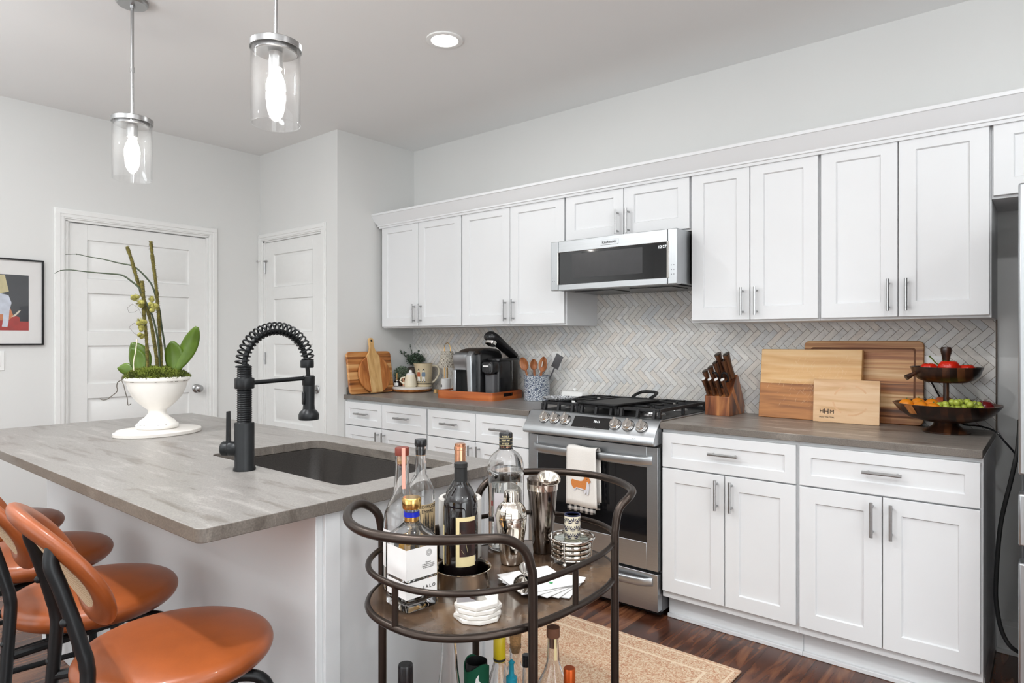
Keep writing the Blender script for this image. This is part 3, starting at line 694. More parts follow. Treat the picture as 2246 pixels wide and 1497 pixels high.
# faucet
FX, FY = -1.811, .966
t = thing('kitchen_faucet', 'matte black spring-neck faucet standing behind the island sink', 'faucet', (FX, FY, .914))
g = G(); g.lathe([(.031, 0), (.031, .006), (.0275, .012), (.0275, .135), (.026, .138), (.001, .138)], 32); obj('base', g, M['blackmetal'], t)
prof = [(.0165, .13)]; z = .136
while z < .30:
    prof += [(.0195, z), (.0215, z + .0022), (.0195, z + .0044)]; z += .0062
prof += [(.016, z), (.001, z)]
obj('ribbed_column', G().lathe(prof, 28), M['blackmetal'], t)
R_ = .102; zc = .300; arc = []
for i in range(61):
    a = pi * i / 60; arc.append((0, R_ - R_ * cos(a), zc + .10 * 0 + R_ * sin(a) * 1.02))
arc = [(0, 0, zc - .02)] + arc; arc += [(0, 2 * R_ + .003, zc - .008)]
obj('hose', G().tube(arc, .0075, 12), M['blackmetal'], t)
turns = 24; pts = []; Nn = turns * 12
for i in range(Nn + 1):
    u = i / Nn; a = pi * u * .965
    c_ = Vector((0, R_ - R_ * cos(a), zc + R_ * sin(a) * 1.02)); rad = Vector((0, -cos(a), sin(a))); sd = Vector((1, 0, 0)); th = 2 * pi * turns * u
    rr = .0180
    pts.append(tuple(c_ + rad * (rr * cos(th) + .008) + sd * rr * sin(th)))
obj('spring_coil', G().tube(pts, .0029, 6), M['blackmetal'], t)
g = G().at(T(0, 0, .236)); g.lathe([(.026, 0), (.0275, .003), (.0275, .028), (.026, .031), (.001, .031)], 28)
g.at(Matrix.Identity(4)); g.tube([(0, .02, .252), (0, .212, .258)], .0065, 12)
g.at(T(0, .212, .234)); g.lathe([(.018, 0), (.0195, .003), (.0195, .028), (.017, .031), (.010, .031), (.010, 0)], 24, cap0=False, cap1=False)
obj('support_arm', g, M['blackmetal'], t)
g = G().at(T(0, .207, 0)); g.lathe([(.0005, .290), (.0195, .290), (.0205, .293), (.0205, .311), (.0195, .314), (.001, .314)], 24)
g.at(T(0, .209, 0)); g.tube([(0, -.001, .29), (0, .003, .255)], .0065, 10)
g.at(T(0, .213, 0)); g.lathe([(.001, .126), (.030, .126), (.0315, .130), (.0315, .142), (.028, .150), (.0185, .160), (.0175, .175), (.0185, .25), (.001, .25)], 28)
h = obj('spray_head', g, M['blackmetal'], t)
obj('spray_button', G().box(-.006, .006, .190, .197, .175, .215), M['black'], h, bev=.003)
g = G().at(RZ(222)); g.at(RZ(220) @ T(.018, 0, .062) @ RY(90)); g.lathe([(.019, 0), (.021, .004), (.021, .024), (.0195, .027), (.021, .030), (.021, .044), (.018, .048), (.001, .048)], 24)
g.at(RZ(220) @ T(.046, 0, .08)); g.add([(-.005, -.007, 0), (.005, -.007, 0), (.005, .007, 0), (-.005, .007, 0), (-.002, -.009, .09), (.003, -.009, .09), (.003, .009, .09), (-.002, .009, .09)], [(0, 3, 2, 1), (4, 5, 6, 7), (0, 1, 5, 4), (1, 2, 6, 5), (2, 3, 7, 6), (3, 0, 4, 7)])
obj('lever_handle', g, M['blackmetal'], t)
# ------------------------------------------------------------ microwave
MX0, MX1, MZ0, MZ1, MY = -2.128, -1.384, 1.560, 1.826, 2.900
t = thing('microwave', 'stainless over-the-range microwave with black glass door', 'microwave', (MX0, YW, MZ0))
w_ = MX1 - MX0; yf = MY - YW; H_ = MZ1 - MZ0
obj('body', G().box(.004, w_ - .004, yf + .045, -.014, .006, H_), M['steel_v'], t, bev=.002, label='brushed steel casing')
g = G(); g.box(.0, .0485, yf, yf + .046, 0, H_); obj('side_panel', g, M['steel_v'], t, bev=.003)
g = G(); g.box(w_ - .0485, w_, yf, yf + .046, 0, H_); obj('control_panel', g, M['steel_v'], t, bev=.003)
dx0, dx1 = .0505, w_ - .0505
g = G(); g.box(dx0, dx1, yf, yf + .044, H_ - .062, H_); g.box(dx0, dx1, yf, yf + .044, 0, .032); g.box(dx0, dx1, yf + .012, yf + .044, .032, H_ - .062)
d = obj('door', g, M['steel'], t, bev=.0025, label='brushed steel door frame')
g = G(); g.box(dx0 - .006, dx0 + .002, yf - .003, yf + .01, .030, H_ - .060); g.box(dx1 - .002, dx1 + .010, yf - .003, yf + .01, .030, H_ - .060); obj('door_trim', g, M['chrome'], d, bev=.001)
obj('door_glass', G().box(dx0 + .002, dx1 - .002, yf + .004, yf + .012, .032, H_ - .062), M['blackglass'], d)
obj('window_mesh', G().box(dx0 + .085, dx1 - .135, yf + .0035, yf + .004, .062, H_ - .075), mat('dark_mesh', (.035, .035, .037, 1), .25), d, label='dark grey perforated viewing window')
obj('badge', G().box(w_ / 2 - .052, w_ / 2 + .052, yf - .003, yf, H_ - .046, H_ - .018), M['steel'], d, bev=.001, label='raised rectangular steel name badge')
P90 = RX(90)
text('badge_lettering', 'KitchenAid', .019, T(w_ / 2, yf - .0032, H_ - .032) @ P90, M['black'], d, bold=.0004)
text('clock_digits', '12:27', .020, T(dx1 - .028, yf + .0032, H_ - .084) @ P90, M['digit'], d)
g = G()
for k in range(3):
    for j in range(2): g.box(w_ - .030 + j * .012, w_ - .026 + j * .012, yf - .0006, yf, .045 + k * .022, .049 + k * .022)
for k in range(2):
    for j in range(2): g.box(.010 + j * .012, .014 + j * .012, yf - .0006, yf, .050 + k * .018, .053 + k * .018)
obj('button_marks', g, M['grey'], t)
g = G(); g.box(.03, w_ - .03, yf + .05, -.03, .0, .0065); 
for k in range(2): g.box(.08 + k * .34, .32 + k * .34, yf + .12, yf + .30, -.003, .001)
obj('underside_filter', g, M['black'], t, label='dark grey underside with two filters')

# ------------------------------------------------------------ range
RX0, RX1 = -2.153, -1.397; RXC = (RX0 + RX1) / 2; w_ = RX1 - RX0
t = thing('gas_range', 'stainless slide-in gas range with black grates and six knobs', 'stove', (RX0, YW, 0))
o_ = lambda y: y - YW
g = G(); g.box(.004, w_ - .004, o_(2.775), -.014, .03, .900); obj('body', g, M['grey'], t, bev=.002, label='dark grey side panels')
g = G()
for x in (.05, w_ - .05): 
    for y in (o_(2.82), -.08): g.at(T(x, y, 0)); g.lathe([(.018, 0), (.018, .03)], 12)
obj('levelling_feet', g, M['blackmetal'], t)
# cooktop deck and control console
g = G(); g.box(.0, w_, o_(2.765), -.016, .898, .917); obj('cooktop', g, M['steel'], t, bev=.002)
obj('burner_tray', G().box(.018, w_ - .018, o_(2.80), -.045, .9165, .9195), M['iron'], t, bev=.001, label='black enamel burner tray')
obj('rear_vent', G().box(.01, w_ - .01, -.044, -.016, .917, .936), M['black'], t, bev=.002, label='black rear vent strip')
cp = [(2.792, .921), (2.768, .922), (2.752, .917), (2.700, .853), (2.684, .826), (2.686, .811), (2.700, .806), (2.775, .812), (2.79, .85)]
g = G(); n = len(cp); vs = [(x, o_(y), z) for x in (-.001, .012, w_ - .012, w_ + .001) for y, z in cp]
for k, sc in ((0, .985), (3, .985)): pass
g.add(vs, [(k * n + i, k * n + (i + 1) % n, (k + 1) * n + (i + 1) % n, (k + 1) * n + i) for k in range(3) for i in range(n)] + [tuple(range(n))[::-1], tuple(range(3 * n, 4 * n))])
con = obj('control_console', g, M['steel'], t, bev=.003, sharp=50)
# console slope frame: from (2.752,.917) to (2.700,.853)
sl = math.degrees(math.atan2(.917 - .853, 2.752 - 2.700))
def on_slope(x, u):  # u 0 (bottom) .. 1 (top)
    return T(x, o_(2.700 + .052 * u), .853 + .064 * u) @ RX(sl)
g = G().at(on_slope(w_ / 2 + .024, .5) ); g.box(-.110, .110, -.032, .032, -.002, .0012)
dp = obj('display', g, M['blackglass'], con, bev=.001)
text('display_digits', '10:11', .017, on_slope(w_ / 2 + .050, .58) @ T(0, 0, .0015), M['digit'], dp)
text('display_icons', '-  -  -  -  -  -  -', .012, on_slope(w_ / 2 + .02, .18) @ T(0, 0, .0014), M['nickel'], dp)
text('maker_lettering', 'LG', .016, T(w_ - .10, o_(2.688) , .832) @ RX(68), M['grey'], con)
kn = None
for i, kx in enumerate([-2.040, -1.975, -1.908, -1.618, -1.548, -1.477]):
    mm = on_slope(kx - RX0, .52)
    g = G().at(mm); g.lathe([(.029, 0), (.029, .004), (.0265, .006), (.0265, .011), (.0245, .012), (.024, .018), (.022, .021), (.001, .021)], 32)
    k = obj('knob', g, M['chrome'], t, sharp=30, label='stainless burner knob with raised grip bar')
    g = G().at(mm); g.box(-.0075, .0075, -.024, .024, .018, .034); obj('grip_bar', g, M['chrome'], k, bev=.003)
    g = G().at(mm); g.lathe([(.0315, -.001), (.0315, .003), (.029, .003)], 28, cap1=False); obj('knob_ring', g, M['grey'], k)
# oven door
yd = o_(2.735)
g = G(); z0, z1, gz0, gz1, gx = .226, .796, .350, .700, .060
g.box(.002, w_ - .002, yd + .012, yd + .04, z0, z1)
g.box(.002, gx, yd, yd + .013, z0, z1); g.box(w_ - gx, w_ - .002, yd, yd + .013, z0, z1); g.box(gx, w_ - gx, yd, yd + .013, gz1, z1); g.box(gx, w_ - gx, yd, yd + .013, z0, gz0)
d = obj('oven_door', g, M['steel'], t, bev=.002)
obj('door_glass', G().box(gx - .001, w_ - gx + .001, yd + .003, yd + .013, gz0 - .001, gz1 + .001), M['blackglass'], d)
def bow(zc, depth, x0=.040, x1=w_ - .028):
    """broad bowed handle: a bar that curves back into the door at both ends"""
    g = G(); N_ = 24; vs = []; fs = []; sec = [(-.000, -.018), (-.006, -.019), (-.008, -.016), (-.012, .012), (-.008, .018), (0, .019), (.008, .014), (.008, -.014)]; m_ = len(sec)
    for i in range(N_ + 1):
        u = i / N_; b = depth * min(1, (1 - abs(2 * u - 1) ** 6) ** .5 if abs(2 * u - 1) < 1 else 0)
        for a, zz in sec: vs.append((x0 + (x1 - x0) * u, yd - b + a + .004, zc + zz - .004 * sin(pi * u)))
    for i in range(N_):
        for k in range(m_): l = (k + 1) % m_; fs.append((i * m_ + k, i * m_ + l, (i + 1) * m_ + l, (i + 1) * m_ + k))
    fs += [tuple(range(m_)), tuple(N_ * m_ + k for k in range(m_))[::-1]]
    return g.add(vs, fs)
obj('handle', bow(.735, .032), M['steel'], d, sharp=50)
g = G(); g.box(.002, w_ - .002, yd, yd + .04, .040, .212)
d2 = obj('warming_drawer', g, M['steel'], t, bev=.002)
obj('handle', bow(.175, .034), M['steel'], d2, sharp=50)
g = G(); g.box(.02, w_ - .02, yd + .06, yd + .10, .005, .06); obj('kick_plate', g, M['black'], t)
# grates, burners
def grate(x0, x1, name='grate'):
    g = G(); y0, y1 = o_(2.815), -.062; zt, zb = .964, .949
    for x in (x0, x1): g.box(x - .006, x + .006, y0, y1, zb, zt)
    for y in (y0, y1, (y0 + y1) / 2): g.box(x0, x1, y - .006, y + .006, zb, zt)
    for yc in (y0 + (y1 - y0) * .25, y0 + (y1 - y0) * .75):
        xm = (x0 + x1) / 2
        for a in range(4):
            s, c = sin(a * pi / 2), cos(a * pi / 2); L_ = (x1 - x0) / 2 if a % 2 == 0 else (y1 - y0) / 4
            xa, xb = sorted((xm + c * .025, xm + c * L_)); ya, yb = sorted((yc + s * .025, yc + s * L_))
            g.box(xa - .004, xb + .004, ya - .004, yb + .004, zb + .002, zt + .002)
    for x in (x0, x1):
        for y in (y0, y1, (y0 + y1) / 2): g.box(x - .007, x + .007, y - .007, y + .007, .9195, zb + .003)
    nfe = 5
    for k in range(nfe):  # feet bars along the front edge
        x = x0 + (x1 - x0) * (k + .5) / nfe
        if k % 2 == 0: g.add([(x - .007, y0 - .022, .9195), (x + .007, y0 - .022, .9195), (x + .007, y0 + .002, .9195), (x - .007, y0 + .002, .9195), (x - .007, y0 - .012, zt - .006), (x + .007, y0 - .012, zt - .006), (x + .007, y0 + .006, zt + .001), (x - .007, y0 + .006, zt + .001)], [(0, 3, 2, 1), (4, 5, 6, 7), (0, 1, 5, 4), (1, 2, 6, 5), (2, 3, 7, 6), (3, 0, 4, 7)])
    return obj(name, g, M['iron'], t, bev=.002)
grate(.035, .255); grate(.270, .486); grate(.501, w_ - .035)
for x, y, r in ((.145, o_(2.96), .034), (.145, o_(3.24), .028), (.378, o_(3.09), .04), (.615, o_(2.96), .040), (.615, o_(3.24), .028)):
    g = G().at(T(x, y, .9195)); g.lathe([(r + .022, 0), (r + .018, .006), (r + .004, .008), (r + .002, .014), (.001, .014)], 28)
    b = obj('burner', g, M['nickel'], t); g = G().at(T(x, y, .9335)); g.lathe([(r - .004, 0), (r - .002, .004), (r - .008, .009), (.001, .009)], 28); obj('burner_cap', g, M['iron'], b)

# griddle resting on the centre grate
t = thing('griddle_plate', 'black cast-iron griddle with loop handle lying on the stove grates', 'griddle', (RXC + .03, 3.03, .9665), radians(-6))
g = G(); o1 = rrect(-.120, .120, -.245, .150, .03); o2 = rrect(-.128, .128, -.253, .158, .034); n = len(o1)
g.prism(o1, 0, .006); i1 = rrect(-.116, .116, -.241, .146, .028); g.prism(o2, .002, .011, hole=i1)
obj('plate', g, M['iron'], t, bev=.0015, seg=1)
g = G(); g.tube([(-.052, .150, .012), (-.056, .185, .024), (-.045, .225, .036), (-.02, .237, .039), (.03, .237, .039), (.055, .225, .036), (.066, .185, .024), (.062, .150, .012)], .0085, 8); obj('loop_handle', g, M['iron'], t)
# spoon rest and butter dish
t = thing('spoon_rest', 'black and white patterned scalloped dish at the left stove corner', 'dish', (-2.055, 2.885, .9665), radians(30))
M['dish'] = floral_mat('black_white_glaze', sr(30, 34, 44), sr(226, 228, 230), 90, .07)
obj('dish', G().lathe([(.02, 0), (.055, .001), (.078, .010), (.084, .018), (.080, .0185), (.055, .006), (.001, .004)], 40, sx=1.15, sy=.9, flute=(10, .03), cap1=False), M['dish'], t)
t = thing('butter_dish', 'white lidded ceramic butter dish behind the left burner', 'butter dish', (-2.245, 3.305, .914), radians(-4))
obj('dish_base', G().prism(rrect(-.105, .105, -.055, .055, .02), 0, .012), M['white'], t, bev=.004)
g = G(); P1 = rrect(-.083, .083, -.038, .038, .014); vs = []; n = len(P1)
for s_, z in ((1, .012), (1, .05), (.93, .062), (.80, .066)): vs += [(x * s_, y * s_, z) for x, y in P1]
g.add(vs, [(k * n + i, k * n + (i + 1) % n, (k + 1) * n + (i + 1) % n, (k + 1) * n + i) for k in range(3) for i in range(n)] + [tuple(3 * n + i for i in range(n))])
ld = obj('lid', g, M['white'], t, sharp=60)
obj('lid_knob', G().at(T(0, 0, .065)).lathe([(.006, 0), (.005, .006), (.013, .012), (.012, .019), (.001, .022)], 16), M['white'], ld)

# towels on the oven handle
def towel(name, label, x0, x1, ztop, zlo, yfront, m, zlo_b):
    g = G(); N_ = 26; cols = 14; vs = []; fs = []
    path = [(yfront + .034, zlo_b), (yfront + .036, ztop - .03), (yfront + .030, ztop - .004), (yfront + .016, ztop + .004), (yfront + .002, ztop - .004), (yfront - .002, ztop - .03), (yfront - .003, zlo)]
    pp = catmull([(0, y, z) for y, z in path], 6); rows = len(pp)
    for r, (_, y, z) in enumerate(pp):
        for c in range(cols + 1):
            u = c / cols; wv = .0028 * sin(u * 9 + r * .08) * min(1, r / 6) * (1 if y < yfront + .01 else .5)
            sk = .010 * (ztop - z) / (ztop - zlo)
            vs.append((x0 + (x1 - x0) * u + sk * (u - .2), y - .002 + wv, z + .003 * sin(u * 7)))
    for r in range(rows - 1):
        for c in range(cols): a = r * (cols + 1) + c; fs.append((a, a + 1, a + cols + 2, a + cols + 1))
    g.add(vs, fs); o = obj(name, g, m, sharp=80); s = o.modifiers.new('solid', 'SOLIDIFY'); s.thickness = .0025
    return o
tw = towel('dish_towel', '', -1.872, -1.700, .762, .478, 2.688, M['cloth'], .50)
tag(tw, 'white linen towel stitched with a small tan dog, hanging on the oven handle', 'towel')
def flat(g, poly, y):  # poly in XZ
    n = len(poly); g.add([(x, y, z) for x, z in poly] + [(x, y - .0015, z) for x, z in poly], [tuple(range(n, 2 * n))] + [(i, (i + 1) % n, n + (i + 1) % n, n + i) for i in range(n)])
    return g
cx, cz = -1.782, .574; S_ = .058
dogy = 2.677
body = [(-1.0, .40), (-.90, .56), (-.5, .50), (.0, .47), (.22, .56), (.34, .80), (.40, 1.02), (.50, .92), (.62, .92), (.72, 1.04), (.78, .84), (.92, .66), (.98, .50), (.84, .42), (.74, .30), (.60, .00), (.48, -.22), (.10, -.16), (-.45, -.10), (-.66, -.26), (-.84, -.10), (-.96, .10)]
obj('dog_picture', flat(G(), [(cx + a * S_, cz + b * S_) for a, b in body], dogy), M['fur'], tw, label='small tan dog stitched on the towel')
wh = [(.60, .50), (.72, .44), (.80, .30), (.86, .05), (.80, -.20), (.76, -.56), (.60, -.60), (.56, -.30), (.42, -.56), (.30, -.54), (.36, -.26), (.10, -.24), (-.46, -.16), (-.58, -.42), (-.74, -.42), (-.66, -.22), (-.45, -.08), (.10, -.13), (.46, -.20), (.56, .10)]
obj('dog_chest', flat(G(), [(cx + a * S_, cz + b * S_) for a, b in wh], dogy - .0006), M['furw'], tw)
g = G()
for a, b, r in ((.62, .72, .035), (.94, .56, .045)): flat(g, [(cx + (a + r * cos(q)) * S_, cz + (b + r * sin(q)) * S_) for q in [k * pi / 4 for k in range(8)]], dogy - .001)
obj('dog_eye_and_nose', g, M['ink'], tw)
def plaid():
    m, nt, p, N, L = _new('plaid_cloth'); tc = N.new('ShaderNodeTexCoord'); sp = N.new('ShaderNodeSeparateXYZ'); L.new(tc.outputs['Object'], sp.inputs[0])
    def st(o, f):
        a = N.new('ShaderNodeMath'); a.operation = 'MULTIPLY'; L.new(o, a.inputs[0]); a.inputs[1].default_value = f
        b = N.new('ShaderNodeMath'); b.operation = 'FRACT'; L.new(a.outputs[0], b.inputs[0]); c = N.new('ShaderNodeMath'); c.operation = 'GREATER_THAN'; L.new(b.outputs[0], c.inputs[0]); c.inputs[1].default_value = .55; return c
    a = st(sp.outputs[0], 32); b = st(sp.outputs[2], 32); c = N.new('ShaderNodeMath'); c.operation = 'ADD'; L.new(a.outputs[0], c.inputs[0]); L.new(b.outputs[0], c.inputs[1])
    d = N.new('ShaderNodeMath'); d.operation = 'MULTIPLY'; L.new(c.outputs[0], d.inputs[0]); d.inputs[1].default_value = .5
    r = N.new('ShaderNodeValToRGB'); r.color_ramp.elements[0].color = sr(26, 27, 30); r.color_ramp.elements[1].color = sr(220, 218, 214); L.new(d.outputs[0], r.inputs[0]); L.new(r.outputs[0], p.inputs['Base Color']); p.inputs['Roughness'].default_value = .9
    return m
M['plaid'] = plaid()
tag(towel('dish_towel', '', -1.868, -1.712, .757, .445, 2.6945, M['plaid'], .46), 'black and white checked towel hanging underneath the white towel', 'towel')

# ------------------------------------------------------------ refrigerator
t = thing('refrigerator', 'stainless refrigerator standing at the end of the cabinets', 'refrigerator', (-.086, YW, 0))
fw = .91; yb = -.03; yd = o_(2.565)
obj('body', G().box(.006, fw - .006, yd + .075, yb, .03, 1.765), M['grey'], t, bev=.003)
for nm, a, b in (('door', .873, 1.778), ('drawer', .652, .814), ('drawer', .05, .600)):
    if nm == 'door':
        for k in range(2):
            d = obj('door', G().box(.0 + k * (fw / 2 + .002), fw / 2 - .002 + k * (fw / 2 + .002), yd, yd + .07, a, b), M['steel_v'], t, bev=.006)
            hx = fw / 2 + (-.045 if k == 0 else .045); g = G(); g.tube([(hx, yd - .045, a + .12), (hx, yd - .045, b - .12)], .011, 12)
            for z in (a + .16, b - .16): g.tube([(hx, yd, z), (hx, yd - .045, z)], .008, 8)
            obj('handle', g, M['nickel'], d)
    else:
        d = obj('drawer', G().box(0, fw, yd, yd + .07, a, b), M['steel_v'], t, bev=.006)
        g = G(); z = b - .045; g.tube([(.12, yd - .045, z), (fw - .12, yd - .045, z)], .011, 12)
        for x in (.16, fw - .16): g.tube([(x, yd, z), (x, yd - .045, z)], .008, 8)
        obj('handle', g, M['nickel'], d)
obj('gasket', G().box(.012, fw - .012, yd + .055, yd + .08, .04, 1.77), M['black'], t)
# ------------------------------------------------------------ cables at the counter end
g = G(); g.tube(catmull([(-.452, 3.350, 1.155), (-.44, 3.340, 1.150), (-.41, 3.352, 1.105), (-.39, 3.365, 1.06), (-.36, 3.365, 1.00), (-.30, 3.33, .94), (-.235, 3.23, .945), (-.18, 3.18, .935), (-.150, 3.17, .90), (-.115, 3.18, .85), (-.10, 3.2, .80)], 6), .0035, 8)
tag(obj('power_cord', g, M['black']), 'thin black cord trailing from behind the fruit stand over the counter end', 'cord')
g = G(); g.tube(catmull([(-.096, 3.0, 1.0), (-.100, 2.92, .905), (-.117, 2.90, .80), (-.147, 2.90, .635), (-.160, 2.90, .437), (-.158, 2.90, .34), (-.140, 2.90, .247), (-.10, 2.91, .195), (-.02, 3.05, .15)], 6), .0072, 10)
tag(obj('appliance_cable', g, M['blacksoft']), 'thick black cable hanging in the gap beside the refrigerator', 'cable')

# ------------------------------------------------------------ ceiling lights
def can(x, y, label):
    t = thing('recessed_light', label, 'ceiling light', (x, y, CEIL), group='recessed ceiling lights')
    g = G().at(T(0, 0, -.008)); g.lathe([(.088, .008), (.088, .002), (.082, 0), (.066, .001), (.060, .006)], 40, cap0=False, cap1=False); obj('trim_ring', g, M['white'], t)
    obj('diffuser', G().at(T(0, 0, -.006)).lathe([(.062, 0), (.062, .004)], 32), M['led'], t)
    return t
can(*CANS[0], 'round white recessed ceiling light above the stove area')
for i, (x, y) in enumerate(CANS[1:]):
    can(x, y, 'round white recessed ceiling light outside the photographed corner')
def pendant(x, y, zb, rod_label, label):
    t = thing('pendant_light', label, 'pendant light', (x, y, CEIL), group='glass pendant lights over the island')
    zc = zb - CEIL; gh = .245; R = .0755
    obj('canopy', G().lathe([(.062, 0), (.062, -.012), (.056, -.020), (.012, -.022), (.011, -.034), (.001, -.034)], 36), M['nickel'], t)
    g = G(); g.tube([(0, 0, -.03), (0, 0, zc + gh + .02)], .0065, 12); g.tube([(0, 0, (zc + gh) * .55), (0, 0, (zc + gh) * .55 - .02)], .0085, 12); g.tube([(0, 0, zc + gh + .012), (0, 0, zc + gh + .035)], .012, 12); obj('rod', g, M['nickel'], t)
    g = G().at(T(0, 0, zc + gh)); g.lathe([(.001, .014), (.078, .014), (.080, .012), (.080, -.006), (.077, -.006), (.077, .002), (.066, .002), (.066, -.016), (.063, -.018), (.040, -.010), (.001, -.010)], 48); obj('cap', g, M['nickel'], t)
    g = G().at(T(0, 0, zc)); g.lathe([(R, 0), (R + .0015, .002), (R, .005), (R, gh), (R - .003, gh), (R - .003, .005), (R - .0035, .002), (R - .003, 0)], 64, cap0=False, cap1=False)
    vs_n = len(g.v); g.add([], []); 
    n = 64; g.f += [(7 * n + i, 7 * n + (i + 1) % n, (i + 1) % n, i) for i in range(n)]; g.mi += [0] * n
    gl = obj('glass_shade', g, M['seeded'], t)
    gl.visible_shadow = True
    g = G().at(T(0, 0, zc + gh - .065)); g.lathe([(.001, 0), (.021, 0), (.022, .003), (.022, .05), (.001, .05)], 24); obj('socket', g, M['nickel'], t)
    g = G().at(T(0, 0, zc + .070)); g.lathe([(.001, 0), (.012, .004), (.024, .020), (.030, .042), (.029, .062), (.022, .084), (.015, .100), (.013, .110), (.001, .110)], 24); obj('bulb', g, M['bulb'], t)
    return t
pendant(-3.0284, 1.113, 1.975, '', 'glass cylinder pendant farther from the camera, over the plant end of the island')
pendant(-1.9153, 1.1268, 1.978, '', 'glass cylinder pendant nearer the camera, over the island sink')
# ------------------------------------------------------------ right-hand counter
ZC = .914
def lean_board(name, label, x0, x1, ybase, h, th, lean, m, r=.012, bev=.003, group=None):
    """board standing on its long edge, leaning back to +Y"""
    t = thing(name, label, 'cutting board', ((x0 + x1) / 2, ybase, ZC + .001), group=group)
    w = x1 - x0; mm = RX(-lean); g = G().at(mm @ RX(90) @ T(0, 0, -th))
    g.prism(rrect(-w / 2, w / 2, 0, h, r), 0, th)
    o = obj('board', g, m, t, bev=bev); return t, mm
t, mm = lean_board('cutting_board', 'large striped acacia cutting board with a juice groove, rearmost of the leaning boards', -.937, -.440, 3.342, .372, .020, 3.2, M['acacia_x'], .022)
M['groove'] = mat('dark_groove', sr(112, 66, 34), .6)
# juice groove: dark recessed line
g = G().at(mm @ RX(90)); a = rrect(-.218, .218, .030, .342, .012); b = rrect(-.210, .210, .038, .334, .009); g.prism(a, -.0004, .0008, hole=b); obj('juice_groove', g, M['groove'], t, label='dark groove cut round the face')
t, mm = lean_board('cutting_board', 'thick knife-scarred two-tone cutting board leaning between the others', -1.124, -.672, 3.258, .336, .036, 9, M['board'], .004)
g = G().at(mm @ RX(90) @ T(0, 0, -.0362)); g.box(-.226, .226, .0, .170, .0, .0368); o = obj('lower_plank', g, M['board_d'], t, bev=.003, label='darker brown lower half of the board')
g = G().at(mm @ P90); rs = random.Random(8)
for i in range(150):
    px_, pz_ = rs.gauss(.02, .085), rs.gauss(.175, .065)
    if not (-.2 < px_ < .2 and .03 < pz_ < .31): continue
    a = radians(rs.choice((62, 48, 70, 130)) + rs.gauss(0, 8)); l_ = rs.uniform(.008, .030); wd = .00035; dx, dz = cos(a) * l_, sin(a) * l_
    g.add([(px_ - wd, pz_, .0006), (px_ + wd, pz_, .0006), (px_ + dx + wd, pz_ + dz, .0006), (px_ + dx - wd, pz_ + dz, .0006)], [(0, 1, 2, 3)])
obj('knife_scratches', g, mat('scratch', sr(238, 212, 168), .7), t, label='pale knife scratches')
t, mm = lean_board('cutting_board', 'small pale maple board with burnt lettering, front of the leaning boards', -.864, -.590, 3.232, .196, .013, 5, M['maple'], .003, .001)
M['burn'] = mat('burnt_mark', sr(52, 34, 24), .7); M['stain'] = mat('ring_stain', sr(222, 178, 136), .6)
pl = mm @ T(0, -.0005, 0) @ P90
text('letter_mark', 'H', .026, pl @ T(-.100, .048, 0), M['burn'], t, bold=0); text('letter_mark', 'H', .033, pl @ T(-.080, .048, 0), M['burn'], t, bold=0); text('letter_mark', 'M', .026, pl @ T(-.056, .048, 0), M['burn'], t)
text('letter_line', 'TRUST MATTERS.', .0088, pl @ T(-.078, .022, 0), M['burn'], t, bold=0)
g = G().at(mm @ P90)
for a0, a1, r0 in ((30, 75, .062), (110, 160, .06), (185, 240, .063), (262, 330, .064)):
    k = 10; c0 = (.02, .105); P = [(c0[0] + (r0 + .007) * cos(radians(a0 + (a1 - a0) * i / k)) * 1.1, c0[1] + (r0 + .007) * sin(radians(a0 + (a1 - a0) * i / k))) for i in range(k + 1)] + [(c0[0] + r0 * cos(radians(a1 - (a1 - a0) * i / k)) * 1.1, c0[1] + r0 * sin(radians(a1 - (a1 - a0) * i / k))) for i in range(k + 1)]
    g.prism(P, -.0003, .0003)
obj('ring_stain', g, M['stain'], t, label='faint brown ring stains')

# knife block (front face toward the room)
KX0, KX1, KY = -1.3585, -1.233, 3.166
t = thing('knife_block', 'walnut knife block full of dark-handled knives beside the stove', 'knife block', (KX0, KY, ZC))
w_ = KX1 - KX0
g = G(); poly = [(0, 0), (.0, .095), (.022, .108), (.098, .203), (.118, .198), (.212, .040), (.205, 0)]; n = len(poly)
g.at(Matrix.Identity(4)); vs = [(0, y, z) for y, z in poly] + [(w_, y, z) for y, z in poly]
g.add(vs, [tuple(range(n)), tuple(range(n, 2 * n))[::-1]] + [(i, n + i, n + (i + 1) % n, (i + 1) % n) for i in range(n)])
obj('block', g, M['walnut'], t, bev=.002)
obj('sap_stripe', G().add([(w_ + .0006, .030, .117), (w_ + .0006, .052, .145), (w_ + .0006, .160, .001), (w_ + .0006, .132, .001)], [(0, 1, 2, 3)]), M['paddle'], t, label='paler diagonal stripe on the side')
